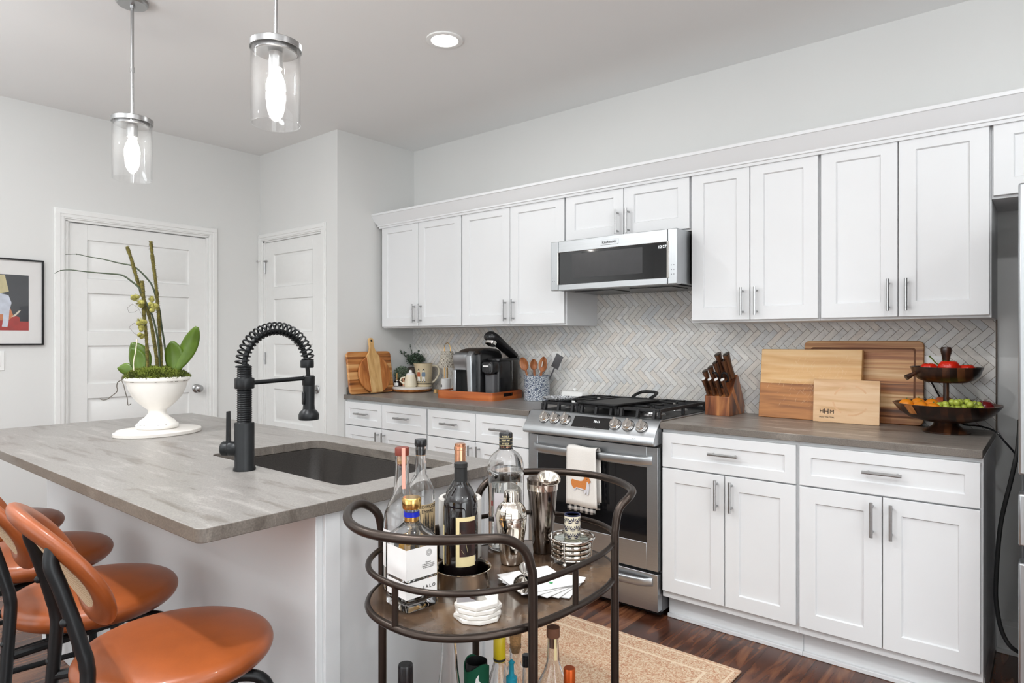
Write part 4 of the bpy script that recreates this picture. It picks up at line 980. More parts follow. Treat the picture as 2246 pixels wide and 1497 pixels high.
# knives: handle leans forward along the block slope normal
tilt = 22
def knife(x, y, z, ln, r, tiltx, label, cap):
    k = thing('kitchen_knife', label, 'knife', (x, y, z), group='knives in the block'); k.rotation_euler = (radians(tiltx), radians(-7), 0)
    n_ = 14; prof = []
    g = G(); vs = []; fs = []; S = 8
    for i in range(S + 1):
        u = i / S; wd = r * (1.0 + .25 * u - .35 * sin(pi * u) * .6); dp = r * 1.45 * (1 + .25 * u - .2 * sin(pi * u))
        for q in range(n_): a = 2 * pi * q / n_; vs.append((wd * cos(a) * .8, dp * sin(a), ln * u))
    for i in range(S):
        for q in range(n_): l = (q + 1) % n_; fs.append((i * n_ + q, i * n_ + l, (i + 1) * n_ + l, (i + 1) * n_ + q))
    fs += [tuple(range(n_))[::-1], tuple(S * n_ + q for q in range(n_))]; g.add(vs, fs)
    obj('handle', g, M['knifewood'], k)
    g = G(); g.lathe([(r * .95, ln), (r * .95, ln + .002), (.001, ln + .0035)], 14, sx=.9, sy=1.55, cap0=False); obj('end_cap', g, M[cap], k)
    g = G(); g.box(-.0012, .0012, -.010, .010, -.03, .002); obj('blade', g, M['nickel'], k)
    return k
for i, (dx, nm) in enumerate(((.013, 'leftmost'), (.045, 'second from the left'), (.078, 'third from the left'), (.110, 'rightmost'))):
    knife(KX0 + dx, KY + .012, ZC + .1035, .088, .0105, 26, f'white-ended steak knife, {nm} in the front row of the block', 'white')
for x, y, z, ln, lab in ((.012, .040, .132, .100, 'short dark-handled knife at the left of the middle row'), (.036, .052, .147, .105, 'dark-handled knife second in the middle row'), (.058, .066, .164, .112, 'dark-handled knife in the middle of the block'), (.097, .076, .177, .112, 'dark-handled knife beside the tallest pair')):
    knife(KX0 + x, KY + y, ZC + z, ln, .0130, 26, lab, 'darksteel')
for x, lab in ((.065, 'tall chef knife, left of the two tallest handles in the block'), (.108, 'tall carving knife, right of the two tallest handles in the block')):
    knife(KX0 + x, KY + .090, ZC + .190, .128, .0160, 24, lab, 'darksteel')
k = thing('kitchen_shears', 'black-looped kitchen shears stuck in the middle of the knife block', 'scissors', (KX0 + .070, KY + .045, ZC + .138)); k.rotation_euler = (radians(26), 0, 0)
g = G()
for s in (-1, 1): g.tube([(s * .026 + .016 * cos(a), 0, .060 + .026 * sin(a)) for a in [2 * pi * i / 20 for i in range(20)]], .0048, 8, closed=True)
g.box(-.010, .010, -.004, .004, -.02, .042); obj('loop_handles', g, M['black'], k)

# two-tier fruit stand
SXc, SYc = -.340, 3.186
t = thing('fruit_stand', 'two-tier dark walnut fruit stand at the counter end', 'fruit stand', (SXc, SYc, ZC))
g = G(); g.lathe([(.083, 0), (.084, .006), (.080, .010), (.062, .016), (.046, .030), (.042, .044), (.050, .052), (.052, .058), (.001, .058)], 48); obj('foot', g, M['walnut_d'], t)
g = G(); g.lathe([(.001, .046), (.075, .046), (.128, .060), (.162, .082), (.186, .112), (.190, .118), (.183, .119), (.158, .094), (.120, .072), (.06, .060), (.001, .058)], 64); obj('lower_bowl', g, M['walnut_d'], t, sharp=50)
obj('pole', G().lathe([(.0105, .058), (.0105, .30), (.001, .30)], 24), M['walnut_d'], t)
g = G(); g.lathe([(.001, .205), (.070, .205), (.098, .216), (.115, .235), (.126, .264), (.127, .268), (.121, .268), (.108, .240), (.09, .226), (.05, .216), (.001, .214)], 56); obj('upper_bowl', g, M['walnut_d'], t, sharp=50)
g = G(); g.lathe([(.012, .28), (.0125, .295), (.0165, .318), (.0185, .322), (.0185, .326), (.0195, .330), (.0200, .340), (.017, .348), (.001, .350)], 28); g.lathe([(.0105, .21), (.011, .285), (.001, .285)], 20); obj('finial', g, M['walnut_d'], t)
g = G(); g.tube([(-.100, -.058, .242), (-.118, -.070, .230), (-.130, -.078, .222)], [.007, .010, .012], 10); obj('wooden_handle', g, M['walnut_d'], t)
for bowl_r, z0, z1, nm in ((.1885, .085, .116, 'pale_stripe'),):
    g = G()
    for a0, a1 in ((228, 240),):
        K = 6; R1 = [(.1635, .0805), (.1875, .1118), (.1912, .1175)]; vs = []
        for r, z in R1:
            for i in range(K + 1): a = radians(a0 + (a1 - a0) * i / K); vs.append(((r + .0009) * cos(a), (r + .0009) * sin(a), z))
        g.add(vs, [(k * (K + 1) + i, k * (K + 1) + i + 1, (k + 1) * (K + 1) + i + 1, (k + 1) * (K + 1) + i) for k in range(2) for i in range(K)])
    obj(nm, g, M['paddle'], t, label='paler wood stripe in the lower bowl')
def tomato(x, y, z, r, label, lab2=None):
    k = thing('tomato', label, 'tomato', (x, y, z), group='tomatoes in the upper bowl')
    n = 24; m_ = 12; vs = []; g = G(); prof = []
    for i in range(m_ + 1):
        a = pi * i / m_; rr = r * sin(a); zz = -r * .88 * cos(a)
        if i > m_ - 3: zz -= r * .10 * (i - m_ + 3)
        prof.append((max(1e-4, rr), zz + r * .88))
    g.lathe(prof, n, flute=(5, .02)); obj('fruit', g, M['tomato'], k, sharp=80)
    g = G(); 
    for i in range(5): a = 2 * pi * i / 5; g.tube([(0, 0, r * 1.45), (cos(a) * r * .3, sin(a) * r * .3, r * 1.52), (cos(a) * r * .55, sin(a) * r * .55, r * 1.62)], [.0018, .0016, .0006], 5)
    obj('calyx', g, M['leaf'], k); return k
UZ = ZC + .222
tomato(-.392, 3.120, UZ + .014, .030, 'red tomato at the left edge of the upper bowl')
tomato(-.325, 3.130, UZ + .012, .038, 'largest red tomato, in front of the pole in the upper bowl')
tomato(-.365, 3.165, UZ + .004, .030, 'red tomato behind, left of the pole in the upper bowl')
tomato(-.268, 3.150, UZ + .010, .030, 'red tomato at the right side of the upper bowl')
k = thing('tomato_vine', 'green tomato vine stem sticking up beside the largest tomato', 'stem', (-.372, 3.128, UZ + .05))
obj('stalk', G().tube(catmull([(.022, .004, .004), (.006, 0, .010), (-.008, -.004, .028), (-.018, -.008, .040)], 4), [.0025] * 12 + [.004], 8), M['leaf'], k)
def fruit(name, x, y, z, r, m, label, group, cat, sy=.95):
    k = thing(name, label, cat, (x, y, z), group=group)
    prof = [(max(1e-4, r * sin(pi * i / 12)), r * sy * (1 - cos(pi * i / 12)) - (.12 * r * max(0, (i - 10)) if name == 'apple' else 0)) for i in range(13)]
    obj('fruit', G().lathe(prof, 24), M[m], k, sharp=80)
    g = G(); g.tube([(0, 0, r * 1.75), (.002, .001, r * 2.05)], .0014 if name == 'apple' else .0025, 6); obj('stem_end', g, M['knifewood'] if name == 'apple' else M['leaf'], k)
    return k
LZ = ZC + .084
for x, y, z, r, lab in ((-.470, 3.115, .020, .028, 'small orange nearest the left rim of the lower bowl'), (-.435, 3.170, .022, .028, 'small orange behind the others in the lower bowl'), (-.418, 3.105, .014, .028, 'small orange in the front row beside the leftmost one'), (-.386, 3.160, .024, .027, 'small orange tucked against the apple'), (-.372, 3.082, .014, .027, 'small orange next to the grapes')):
    fruit('orange', x, y, LZ + z - .022, r, 'orange', lab, 'oranges in the lower bowl', 'orange')
fruit('apple', -.352, 3.226, LZ - .010, .038, 'appleskin', 'yellow and red apple left of the stand pole', 'apples in the lower bowl', 'apple')
fruit('apple', -.278, 3.262, LZ - .012, .034, 'redapple', 'dark red apple behind the grapes, right of the pole', 'apples in the lower bowl', 'apple')
fruit('apple', -.215, 3.225, LZ - .012, .034, 'redapple', 'dark red apple at the right end behind the grapes', 'apples in the lower bowl', 'apple')
k = thing('grape_bunch', 'bunch of green grapes spread over the right of the lower bowl', 'grapes', (-.278, 3.135, LZ + .006))
rg = random.Random(4); gl = []
for i in range(400):
    x = rg.uniform(-.085, .060); y = rg.uniform(-.055, .055); z = rg.uniform(0, .034) * (1 - abs(x) / .16)
    if y < -.075 + .5 * x: continue
    if all((x - a) ** 2 + (y - b) ** 2 + (z - c) ** 2 > .0215 ** 2 for a, b, c in gl): gl.append((x, y, z))
gm = None
for a, b, c in gl[:34]:
    if gm is None:
        o = obj('grape', G().ball((0, 0, 0), .0124, (1, 1, 1.12), 14, 10), M['grape'], k, sharp=80); gm = o
    else: o = gm.copy(); C.objects.link(o); o.parent = k
    o.location = (a, b, c + .012); o.rotation_euler = (rg.uniform(-.6, .6), rg.uniform(-.6, .6), 0)
g = G()
for i in range(9):
    x = -.05 + i * .014; g.tube(catmull([(x, 0, .03), (x + rg.uniform(-.01, .01), rg.uniform(-.01, .01), .045), (x + rg.uniform(-.015, .015), rg.uniform(-.01, .01), .056)], 3), .0009, 5)
obj('stalk', g, M['root'], k)

# ------------------------------------------------------------ left counter
# boards leaning on the return wall (they face +X)
def wall_board(name, label, ybase, yc, prism_poly, th, lean, m, zoff=0, xoff=0):
    t = thing(name, label, 'cutting board', (XE + xoff, yc, ZC + .001))
    mm = RY(-lean) @ RZ(90) @ RX(90)   # local (u, v) -> (Y, Z), thickness toward +X
    return t, mm
t = thing('cutting_board', 'square acacia board with rounded corners leaning on the wall by the pantry door', 'cutting board', (XE + .075, 2.922, ZC + .001)); mm = RY(-9) @ RZ(90) @ RX(90)
g = G().at(mm); g.prism(rrect(-.192, .192, 0, .296, .028), 0, .02); obj('board', g, M['acacia'], t, bev=.004)
t = thing('paddle_board', 'round wooden paddle board with a pale centre stripe leaning in front of the square board', 'paddle board', (XE + .112, 2.935, ZC + .001)); mm = RY(-11) @ RZ(90) @ RX(90)
R_ = .137; g = G().at(mm); g.prism([(R_ * cos(a) , R_ + R_ * .98 * sin(a)) for a in [2 * pi * i / 72 for i in range(72)]], 0, .016); obj('round_board', g, M['paddle'], t, bev=.003)
g = G().at(mm @ T(0, 0, .0005)); P = [(-.050, .006), (.050, .006), (.056, .262), (.030, .296), (.019, .330), (.020, .385), (.012, .396), (-.012, .396), (-.020, .385), (-.019, .330), (-.030, .296), (-.056, .262)]
g.prism(P, 0, .0175); obj('stripe_handle', g, M['paddle_l'], t, bev=.003, label='pale centre stripe running up into the handle')
g = G().at(mm @ T(0, .374, .0176)); g.lathe([(.0085, 0), (.0085, .0012), (.001, .0012)], 20); obj('hanging_hole', g, M['black'], t)
# trivet and the things on it
TX, TY = -3.64, 3.235
t = thing('trivet', 'round trivet of white marble over wood holding the pitcher', 'trivet', (TX, TY, ZC))
M['trivetwood'] = M['acacia_x']
obj('wood_base', G().lathe([(.105, .001), (.135, .004), (.146, .018), (.146, .021), (.001, .021)], 56), M['paddle'], t)
obj('marble_top', G().lathe([(.146, .021), (.148, .023), (.148, .036), (.145, .038), (.001, .038)], 56), M['marble'], t)
tz = ZC + .038
t = thing('glass_jar', 'small dark glass jar with white label and wooden stick at the trivet edge', 'jar', (-3.715, 3.155, tz))
obj('jar', G().lathe([(.020, 0), (.022, .003), (.022, .034), (.018, .040), (.001, .040)], 24), M['winebottle'], t)
obj('lid', G().lathe([(.018, .039), (.018, .047), (.001, .047)], 20), M['silver'], t)
g = G(); g.add([(.0226 * cos(a), .0226 * sin(a), z) for z in (.006, .028) for a in [radians(-100 + 90 * i / 8) for i in range(9)]], [(i, i + 1, 10 + i, 9 + i) for i in range(8)]); obj('label', g, M['label'], t)
obj('wooden_stick', G().tube([(0, 0, .045), (.0, .002, .098)], .0045, 8), M['paddle_l'], t)
t = thing('teapot', 'small cream ceramic jug with angular handle and knobbed lid on the trivet', 'teapot', (-3.585, 3.172, tz)); t.scale = (1.15,) * 3
obj('body', G().lathe([(.034, 0), (.038, .005), (.0385, .025), (.034, .055), (.028, .074), (.026, .076), (.001, .076)], 32), M['cream'], t)
obj('lid', G().lathe([(.027, .075), (.026, .083), (.014, .090), (.009, .093), (.012, .100), (.006, .107), (.001, .108)], 24), M['white'], t)
g = G(); g.tube([(-.027, -.020, .062), (-.046, -.034, .056), (-.052, -.040, .040), (-.042, -.032, .026), (-.030, -.022, .022)], .005, 8); obj('handle', g, M['cream'], t)
t = thing('pitcher', 'tan stoneware pitcher painted with two small figures, back of the trivet', 'pitcher', (-3.548, 3.270, tz)); t.scale = (1.06, 1.06, 1.02)
g = G(); g.lathe([(.050, 0), (.052, .003), (.052, .012), (.050, .014), (.053, .016), (.056, .10), (.058, .160), (.060, .166), (.057, .166), (.054, .155), (.05, .02), (.001, .016)], 48, cap1=False)
for i, (x, y, z) in enumerate(g.v):
    if z > .12:
        a = math.atan2(y, x); dd = abs((a - radians(-128) + pi) % (2 * pi) - pi)
        if dd < .55: f = 1 + .28 * (z - .12) / .046 * (1 - dd / .55) ** 1.3; g.v[i] = (x * f, y * f, z)
obj('body', g, mat('tan_stoneware', sr(206, 190, 158), .3, 0, .06, coat=.3), t, sharp=60)
g = G(); g.tube(catmull([(.038, .036, .148), (.062, .058, .146), (.076, .070, .118), (.070, .066, .075), (.050, .048, .038), (.038, .036, .028)], 5), .0065, 8); obj('handle', g, M['cream'], t)
obj('rim_line', G().lathe([(.0585, .1645), (.0605, .1665), (.0575, .168)], 48, cap0=False, cap1=False), M['ink'], t); obj('base_line', G().lathe([(.0533, .022), (.0535, .024), (.0533, .026)], 48, cap0=False, cap1=False), M['ink'], t)
M['figure_red'] = mat('painted_red', sr(176, 92, 60), .5); M['figure_blue'] = mat('painted_blue', sr(110, 128, 146), .5)
def wrapfig(a0, coat, parent):
    def patch(poly, m, nm):
        g = G(); r = .0572; n = len(poly); vs = []
        for u, z in poly: a = a0 + u / r; rr = .0535 + (z) * .037; vs.append(((rr + .0006) * cos(a), (rr + .0006) * sin(a), z))
        g.add(vs, [tuple(range(n))]); obj(nm, g, m, parent)
    patch([(-.011, .105), (.011, .105), (.013, .085), (.010, .072), (-.010, .072), (-.014, .085)], coat, 'figure_coat')
    patch([(-.009, .072), (.008, .072), (.012, .042), (.006, .040), (.001, .062), (-.006, .040), (-.011, .042)], M['white'], 'figure_trousers')
    patch([(-.012, .041), (-.005, .041), (-.004, .033), (-.013, .033)], M['ink'], 'figure_boot'); patch([(.006, .041), (.013, .041), (.014, .033), (.005, .033)], M['ink'], 'figure_boot')
    patch([(-.005, .108), (.005, .108), (.006, .116), (0, .120), (-.006, .116)], M['cream'], 'figure_head'); patch([(-.009, .117), (.008, .117), (.001, .130)], M['ink'], 'figure_hat')
wrapfig(radians(-46), M['figure_blue'], t); wrapfig(radians(-82), M['figure_red'], t)
# plants behind
def leafy(g, c, r, n, size, rg, flat_=1.0, squash=1.0):
    for i in range(n):
        d = Vector((rg.gauss(0, 1), rg.gauss(0, 1), rg.gauss(0, 1))).normalized() * r * rg.uniform(.35, 1) ** .6
        p = Vector(c) + Vector((d.x, d.y, d.z * squash)); a = Vector((rg.gauss(0, 1), rg.gauss(0, 1), rg.gauss(0, .8))).normalized(); b = a.orthogonal().normalized() ; b = (Matrix.Rotation(rg.uniform(0, 6.28), 3, a) @ b); s = size * rg.uniform(.6, 1.2)
        g.add([tuple(p), tuple(p + a * s * .5 + b * s * .35), tuple(p + a * s), tuple(p + a * s * .5 - b * s * .35)], [(0, 1, 2, 3)])
rg = random.Random(11)
t = thing('potted_plant', 'eucalyptus plant in a tall dark ribbed pot behind the pitcher', 'plant', (-3.700, 3.322, ZC))
obj('pot', G().lathe([(.038, 0), (.040, .002), (.054, .165), (.054, .172), (.049, .172), (.045, .150), (.001, .150)], 60, flute=(30, .012), cap1=False), mat('dark_brown_ribbed', sr(76, 66, 58), .7), t, sharp=60)
g = G(); leafy(g, (0.012, -.010, .235), .066, 620, .016, rg, squash=.65); 
for ex, ey, ez in ((-.045, -.015, .335), (.05, -.01, .30), (-.06, -.06, .285), (.04, -.04, .285), (-.095, -.075, .300)):
    P = catmull([(0, 0, .16), (ex * .4, ey * .4, .16 + (ez - .16) * .5), (ex, ey, ez)], 5)
    for q in P[3:]: leafy(g, q, .008, 7, .013, rg)
obj('foliage', g, M['eucal'], t, sharp=180)
g = G()
for ex, ey, ez in ((-.045, -.015, .335), (.05, -.01, .30), (-.06, -.06, .285), (.04, -.04, .285), (-.095, -.075, .300)): g.tube(catmull([(0, 0, .14), (ex * .4, ey * .4, .16 + (ez - .16) * .5), (ex, ey, ez)], 5), .0012, 5)
obj('stems', g, M['stem'], t)
t = thing('potted_plant', 'small grey-green bushy plant in a copper pot on the trivet edge', 'plant', (-3.722, 3.232, tz))
obj('pot', G().lathe([(.033, 0), (.035, .002), (.037, .055), (.037, .06), (.034, .06), (.032, .05), (.001, .05)], 30, cap1=False), M['copper'], t)
g = G(); leafy(g, (-.0, -.022, .092), .058, 1100, .012, rg, squash=.95)
obj('foliage', g, M['bushl'], t, sharp=180)
obj('stems', G().tube([(0, 0, .04), (0, -.02, .09)], .003, 5), M['stem'], t)
# lamp behind the coffee machine, candle, wooden cube
t = thing('mini_lamp', 'little lamp with patterned pleated shade and brass loop behind the silver coffee machine', 'lamp', (-3.300, 3.262, ZC))
g = G(); g.lathe([(.045, 0), (.045, .006), (.006, .010), (.005, .19), (.001, .19)], 28); g.tube([(.001 + .030 * cos(a), 0, .315 + .042 * sin(a)) for a in [pi * i / 16 for i in range(17)]], .0024, 8); g.tube([(-.029, 0, .315), (-.029, 0, .02)], .0024, 8); g.tube([(.031, 0, .315), (.031, 0, .29)], .0024, 8); obj('brass_frame', g, M['gold'], t, label='brass loop frame')
def shade_mat():
    m, nt, p, N, L = _new('striped_shade'); tc = N.new('ShaderNodeTexCoord'); sp = N.new('ShaderNodeSeparateXYZ'); L.new(tc.outputs['Object'], sp.inputs[0])
    at = N.new('ShaderNodeMath'); at.operation = 'ARCTAN2'; L.new(sp.outputs[1], at.inputs[0]); L.new(sp.outputs[0], at.inputs[1])
    cb = N.new('ShaderNodeCombineXYZ'); L.new(at.outputs[0], cb.inputs[0]); L.new(sp.outputs[2], cb.inputs[2]); mp = N.new('ShaderNodeMapping'); mp.inputs['Scale'].default_value = (30, 1, 70); L.new(cb.outputs[0], mp.inputs[0])
    nz = N.new('ShaderNodeTexNoise'); nz.inputs['Scale'].default_value = 1.0; nz.inputs['Detail'].default_value = 1; L.new(mp.outputs[0], nz.inputs['Vector'])
    r = N.new('ShaderNodeValToRGB'); e = r.color_ramp.elements; e[0].position = .49; e[0].color = sr(232, 226, 212); e[1].position = .54; e[1].color = sr(92, 78, 62); L.new(nz.outputs[0], r.inputs[0]); L.new(r.outputs[0], p.inputs['Base Color']); p.inputs['Roughness'].default_value = .8
    return m
g = G(); g.lathe([(.066, .185), (.042, .298), (.040, .298), (.064, .185)], 60, cap0=False, cap1=False, flute=(24, .015)); obj('lamp_shade', g, shade_mat(), t, sharp=60)
t = thing('candle_cup', 'small white ceramic cup with a brown mark standing in the tray corner', 'cup', (-3.262, 3.212, ZC))
obj('cup', G().lathe([(.033, 0), (.036, .003), (.036, .108), (.0335, .109), (.0325, .09), (.001, .09)], 32), M['white'], t)
obj('round_mark', G().at(T(-.0, 0, 0) @ RZ(-105) @ T(.0362, 0, .060) @ RY(90)).lathe([(.011, 0), (.011, .0006), (.001, .0006)], 16, sy=.75), M['ink'], t)
tag(obj('wooden_cube', G().box(-.013, .013, -.013, .013, 0, .027), M['paddle_l'], loc=(-3.395, 3.245, ZC), bev=.0015), 'tiny pale wooden cube between the trivet and the tray', 'block')

# coffee tray
TRX0, TRX1, TRY0, TRY1 = -3.108, -2.650, 2.968, 3.335
t = thing('serving_tray', 'orange-brown wooden tray with cutout handles carrying both coffee machines', 'tray', (TRX0, TRY0, ZC), radians(4.5))
w_, d_ = .458, .355
g = G(); o1 = rrect(0, w_, 0, d_, .035, 8); i1 = rrect(.008, w_ - .008, .008, d_ - .008, .028, 8)
g.prism(o1, 0, .010)
n = len(o1)
H_ = .052
def wallring(g, z0, z1, skip=None):
    vs = [(x, y, z0) for x, y in o1] + [(x, y, z1) for x, y in o1] + [(x, y, z0) for x, y in i1] + [(x, y, z1) for x, y in i1]
    fs = []
    for i in range(n):
        j = (i + 1) % n
        if skip and skip(o1[i], o1[j]): continue
        fs += [(i, j, n + j, n + i), (2 * n + j, 2 * n + i, 3 * n + i, 3 * n + j), (n + i, n + j, 3 * n + j, 3 * n + i), (j, i, 2 * n + i, 2 * n + j)]
    g.add(vs, fs)
side = lambda a, b: abs(a[0] - b[0]) < 1e-6 and abs(a[1] - b[1]) > .1
wallring(g, .008, H_, side)
# side walls with a slot handle
for xs in (0, w_ - .008):
    y0, y1 = .035, d_ - .035; ya, yb = d_ / 2 - .055, d_ / 2 + .055
    g.box(xs, xs + .008, y0, ya, .008, H_); g.box(xs, xs + .008, yb, y1, .008, H_); g.box(xs, xs + .008, ya, yb, .008, .020); g.box(xs, xs + .008, ya, yb, .042, H_)
obj('tray_body', g, M['tray'], t)
cz = ZC + .010
# silver machine (faces -Y, slightly toward the camera)
t = thing('coffee_machine', 'silver-fronted coffee machine on the left of the wooden tray', 'coffee machine', (-2.893, 3.130, cz + .001), radians(3)); t.scale = (.95, 1, 1.18)
def loft(secs, close=True):
    g = G(); n = len(secs[0]); vs = [p for s in secs for p in s]
    fs = [(k * n + i, k * n + (i + 1) % n, (k + 1) * n + (i + 1) % n, (k + 1) * n + i) for k in range(len(secs) - 1) for i in range(n)]
    fs += [tuple(range(n))[::-1], tuple((len(secs) - 1) * n + i for i in range(n))]; return g.add(vs, fs)
def sec(x0, x1, y0, y1, r, z): return [(x, y, z) for x, y in rrect(x0, x1, y0, y1, r, 5)]
g = G(); g.box(-.085, .085, -.06, .14, 0, .24); 
obj('body', loft([sec(-.020, .105, -.09, .15, .02, 0), sec(-.022, .105, -.09, .15, .02, .225), sec(-.02, .10, -.08, .145, .03, .250), sec(-.01, .085, -.05, .12, .03, .262)]), M['black'], t, sharp=45, label='glossy black housing')
g = G(); g.box(-.112, -.02, .03, .14, 0, .235); obj('water_tank', g, M['grey'], t, bev=.01)
obj('front_column', loft([sec(.030, .072, -.132, -.06, .012, 0), sec(.022, .068, -.135, -.06, .012, .15), sec(.018, .068, -.138, -.06, .014, .225), sec(.015, .06, -.11, -.04, .02, .25)]), M['steel_v'], t, sharp=45, label='silver front column')
obj('brew_head', loft([sec(-.108, .016, -.118, .02, .018, .150), sec(-.110, .017, -.122, .02, .018, .185), sec(-.112, .018, -.125, .02, .018, .188), sec(-.112, .018, -.128, .03, .018, .228), sec(-.105, .015, -.11, .04, .02, .243)]), M['steel'], t, sharp=45, label='silver brew head')
g = G(); g.box(-.110, -.086, -.115, .0, 0, .15); obj('left_column', g, M['steel_v'], t, bev=.004)
g = G(); g.box(-.086, .03, -.06, .0, 0, .15); obj('cup_bay', g, M['blacksoft'], t)
obj('drip_tray', G().box(-.080, .026, -.128, -.06, 0, .022), M['black'], t, bev=.003)
obj('lid', loft([sec(-.108, .10, -.10, .12, .03, .238), sec(-.09, .09, -.07, .11, .03, .258), sec(-.06, .07, -.03, .09, .03, .268)]), M['darksteel'], t, sharp=60)
# black machine with raised lid: narrow and deep
t = thing('coffee_machine', 'glossy black coffee machine with its lid raised, on the right of the tray', 'coffee machine', (-2.742, 3.185, cz + .001), radians(2))
obj('body', loft([sec(-.050, .050, -.075, .06, .02, 0), sec(-.050, .050, -.075, .06, .02, .222), sec(-.046, .046, -.07, .055, .02, .232)]), M['black'], t, sharp=45)
obj('brew_head', loft([sec(-.048, .048, -.140, -.05, .03, .165), sec(-.050, .050, -.143, -.05, .03, .215), sec(-.044, .044, -.135, -.05, .028, .228)]), M['black'], t, sharp=45)
g = G().at(T(-.0, -.105, 0)); g.lathe([(.030, .150), (.036, .158), (.036, .168)], 24, cap1=False); obj('spout', g, M['black'], t)
obj('badge', G().box(-.022, .022, -.1445, -.1425, .198, .207), M['label'], t, label='small white maker mark')
obj('drip_base', loft([sec(-.048, .048, -.140, -.05, .02, 0), sec(-.048, .048, -.140, -.05, .02, .016)]), M['black'], t)
obj('capsule_bin', loft([sec(-.036, .036, -.110, -.06, .014, .016), sec(-.038, .038, -.112, -.06, .014, .150)]), M['grey'], t)
M['smoke'] = thin_glass('smoked_plastic', .08, (.42, .40, .38, 1))
obj('water_tank', loft([sec(-.050, .052, .062, .135, .02, 0.004), sec(-.050, .054, .062, .138, .02, .238)]), M['smoke'], t, sharp=45)
obj('top_plate', loft([sec(-.052, .054, -.076, .142, .02, .236), sec(-.050, .052, -.074, .140, .02, .248)]), M['black'], t, sharp=45)
LM = T(0, .115, .250) @ RZ(90) @ RY(28)
def lsec(u, w, h, z=0): return [(u, w * cos(a), z + h * .5 + h * .5 * sin(a)) for a in [2 * pi * i / 20 for i in range(20)]]
g = G().at(LM); gg = loft([lsec(.030, .026, .03), lsec(.010, .044, .044), lsec(-.05, .048, .050), lsec(-.12, .046, .052), lsec(-.175, .050, .062, -.004), lsec(-.225, .052, .072, -.012), lsec(-.262, .046, .066, -.010), lsec(-.278, .024, .044, 0)]); g.add(gg.v, gg.f); obj('raised_lid', g, M['black'], t, sharp=60, label='black lid swung open')
g = G().at(LM @ T(-.228, 0, -.004)); g.lathe([(.030, -.020), (.034, -.018), (.038, .012)], 24, cap0=False, cap1=False); obj('lid_ring', g, M['chrome'], t)

# utensil crock
t = thing('utensil_crock', 'blue and white floral crock full of utensils beside the stove', 'utensil holder', (-2.497, 3.256, ZC))
obj('crock', G().lathe([(.078, 0), (.081, .003), (.081, .150), (.083, .153), (.081, .157), (.076, .157), (.075, .02), (.001, .02)], 56), M['floral'], t)
def spoon(x, y, lx, ly, ln, label, slot=False, r=.030, tw=0):
    k = thing('wooden_spoon', label, 'spoon', (-2.497 + x, 3.255 + y, ZC + .03), group='wooden utensils in the crock'); k.rotation_euler = (radians(ly), radians(lx), radians(tw))
    g = G(); g.tube([(0, 0, 0), (0, 0, ln * .6), (0, 0, ln)], [.0055, .006, .0075], 10); obj('handle', g, M['spoonwood'], k)
    g = G(); n = 24; vs = []; fs = []
    for j, (rr, yy_) in enumerate(((1, 0), (.92, -.004), (.8, -.001), (.4, .006), (.02, .008))):
        for i in range(n): a = 2 * pi * i / n; vs.append((r * rr * cos(a) * (1 - .12 * sin(a)), yy_ , ln + r * 1.35 + r * 1.45 * rr * sin(a)))
    for j in range(4):
        for i in range(n): l = (i + 1) % n; fs.append((j * n + i, j * n + l, (j + 1) * n + l, (j + 1) * n + i))
    base = len(vs)
    for j, (rr, yy_) in enumerate(((1, .0), (.9, .008), (.5, .015), (.02, .017))):
        for i in range(n): a = 2 * pi * i / n; vs.append((r * rr * cos(a) * (1 - .12 * sin(a)), yy_, ln + r * 1.35 + r * 1.45 * rr * sin(a)))
    for j in range(3):
        for i in range(n): l = (i + 1) % n; fs.append((base + j * n + l, base + j * n + i, base + (j + 1) * n + i, base + (j + 1) * n + l))
    g.add(vs, fs); obj('bowl', g, M['spoonwood'], k, sharp=60)
    if slot: obj('slot', G().box(-.004, .004, -.006, .004, ln + r * .9, ln + r * 1.9), M['chrome'], k, label='bright slot in the bowl')
    return k
spoon(-.03, .0, -17, 3, .165, 'wooden spoon leaning left in the crock', tw=12)
spoon(.0, -.01, -4, 0, .162, 'wooden spatula spoon standing in the middle of the crock', r=.024, tw=50)
spoon(.025, -.03, 16, 2, .160, 'slotted wooden spoon leaning right in the crock', slot=True, r=.034, tw=-8)
k = thing('whisk', 'wire whisk standing in the crock between the spoons', 'whisk', (-2.497 + .005, 3.255 + .02, ZC + .03)); k.rotation_euler = (radians(-3), radians(4), 0)
obj('handle', G().tube([(0, 0, 0), (0, 0, .12)], .006, 8), M['nickel'], k)
g = G()
for i in range(5):
    a = pi * i / 5; g.tube([(r_ * cos(a), r_ * sin(a), z) for r_, z in [(s * (.030 * sin(pi * q / 10) if 0 < q < 10 else (0 if q else .004)), .12 + .115 * (q / 10 if s > 0 else 1)) for s in (1,) for q in range(11)]], .0009, 5)
    g.tube([(-r_ * cos(a), -r_ * sin(a), z) for r_, z in [((.030 * sin(pi * q / 10)), .12 + .115 * q / 10) for q in range(11)]], .0009, 5)
obj('wires', g, M['chrome'], k)
k = thing('turner', 'dark grey slotted turner sticking out of the crock to the right', 'spatula', (-2.497 + .02, 3.255 + .03, ZC + .03)); k.rotation_euler = (radians(0), radians(27), radians(5))
obj('handle', G().tube([(0, 0, 0), (0, 0, .20)], .005, 8), M['grey'], k); obj('blade', G().box(-.026, .026, -.0015, .0015, .195, .285), M['grey'], k, bev=.001)
k = thing('grater', 'small white-edged grater leaning behind the crock', 'grater', (-2.600, 3.31, ZC)); k.rotation_euler = (0, radians(-6), 0)
obj('blade', G().box(-.016, .016, -.002, .002, .10, .205), floral_mat('punched_metal', sr(90, 90, 92), sr(226, 226, 226), 160, .04), k, bev=.004); obj('handle', G().box(-.012, .012, -.006, .006, 0.0, .10), M['black'], k, bev=.004)
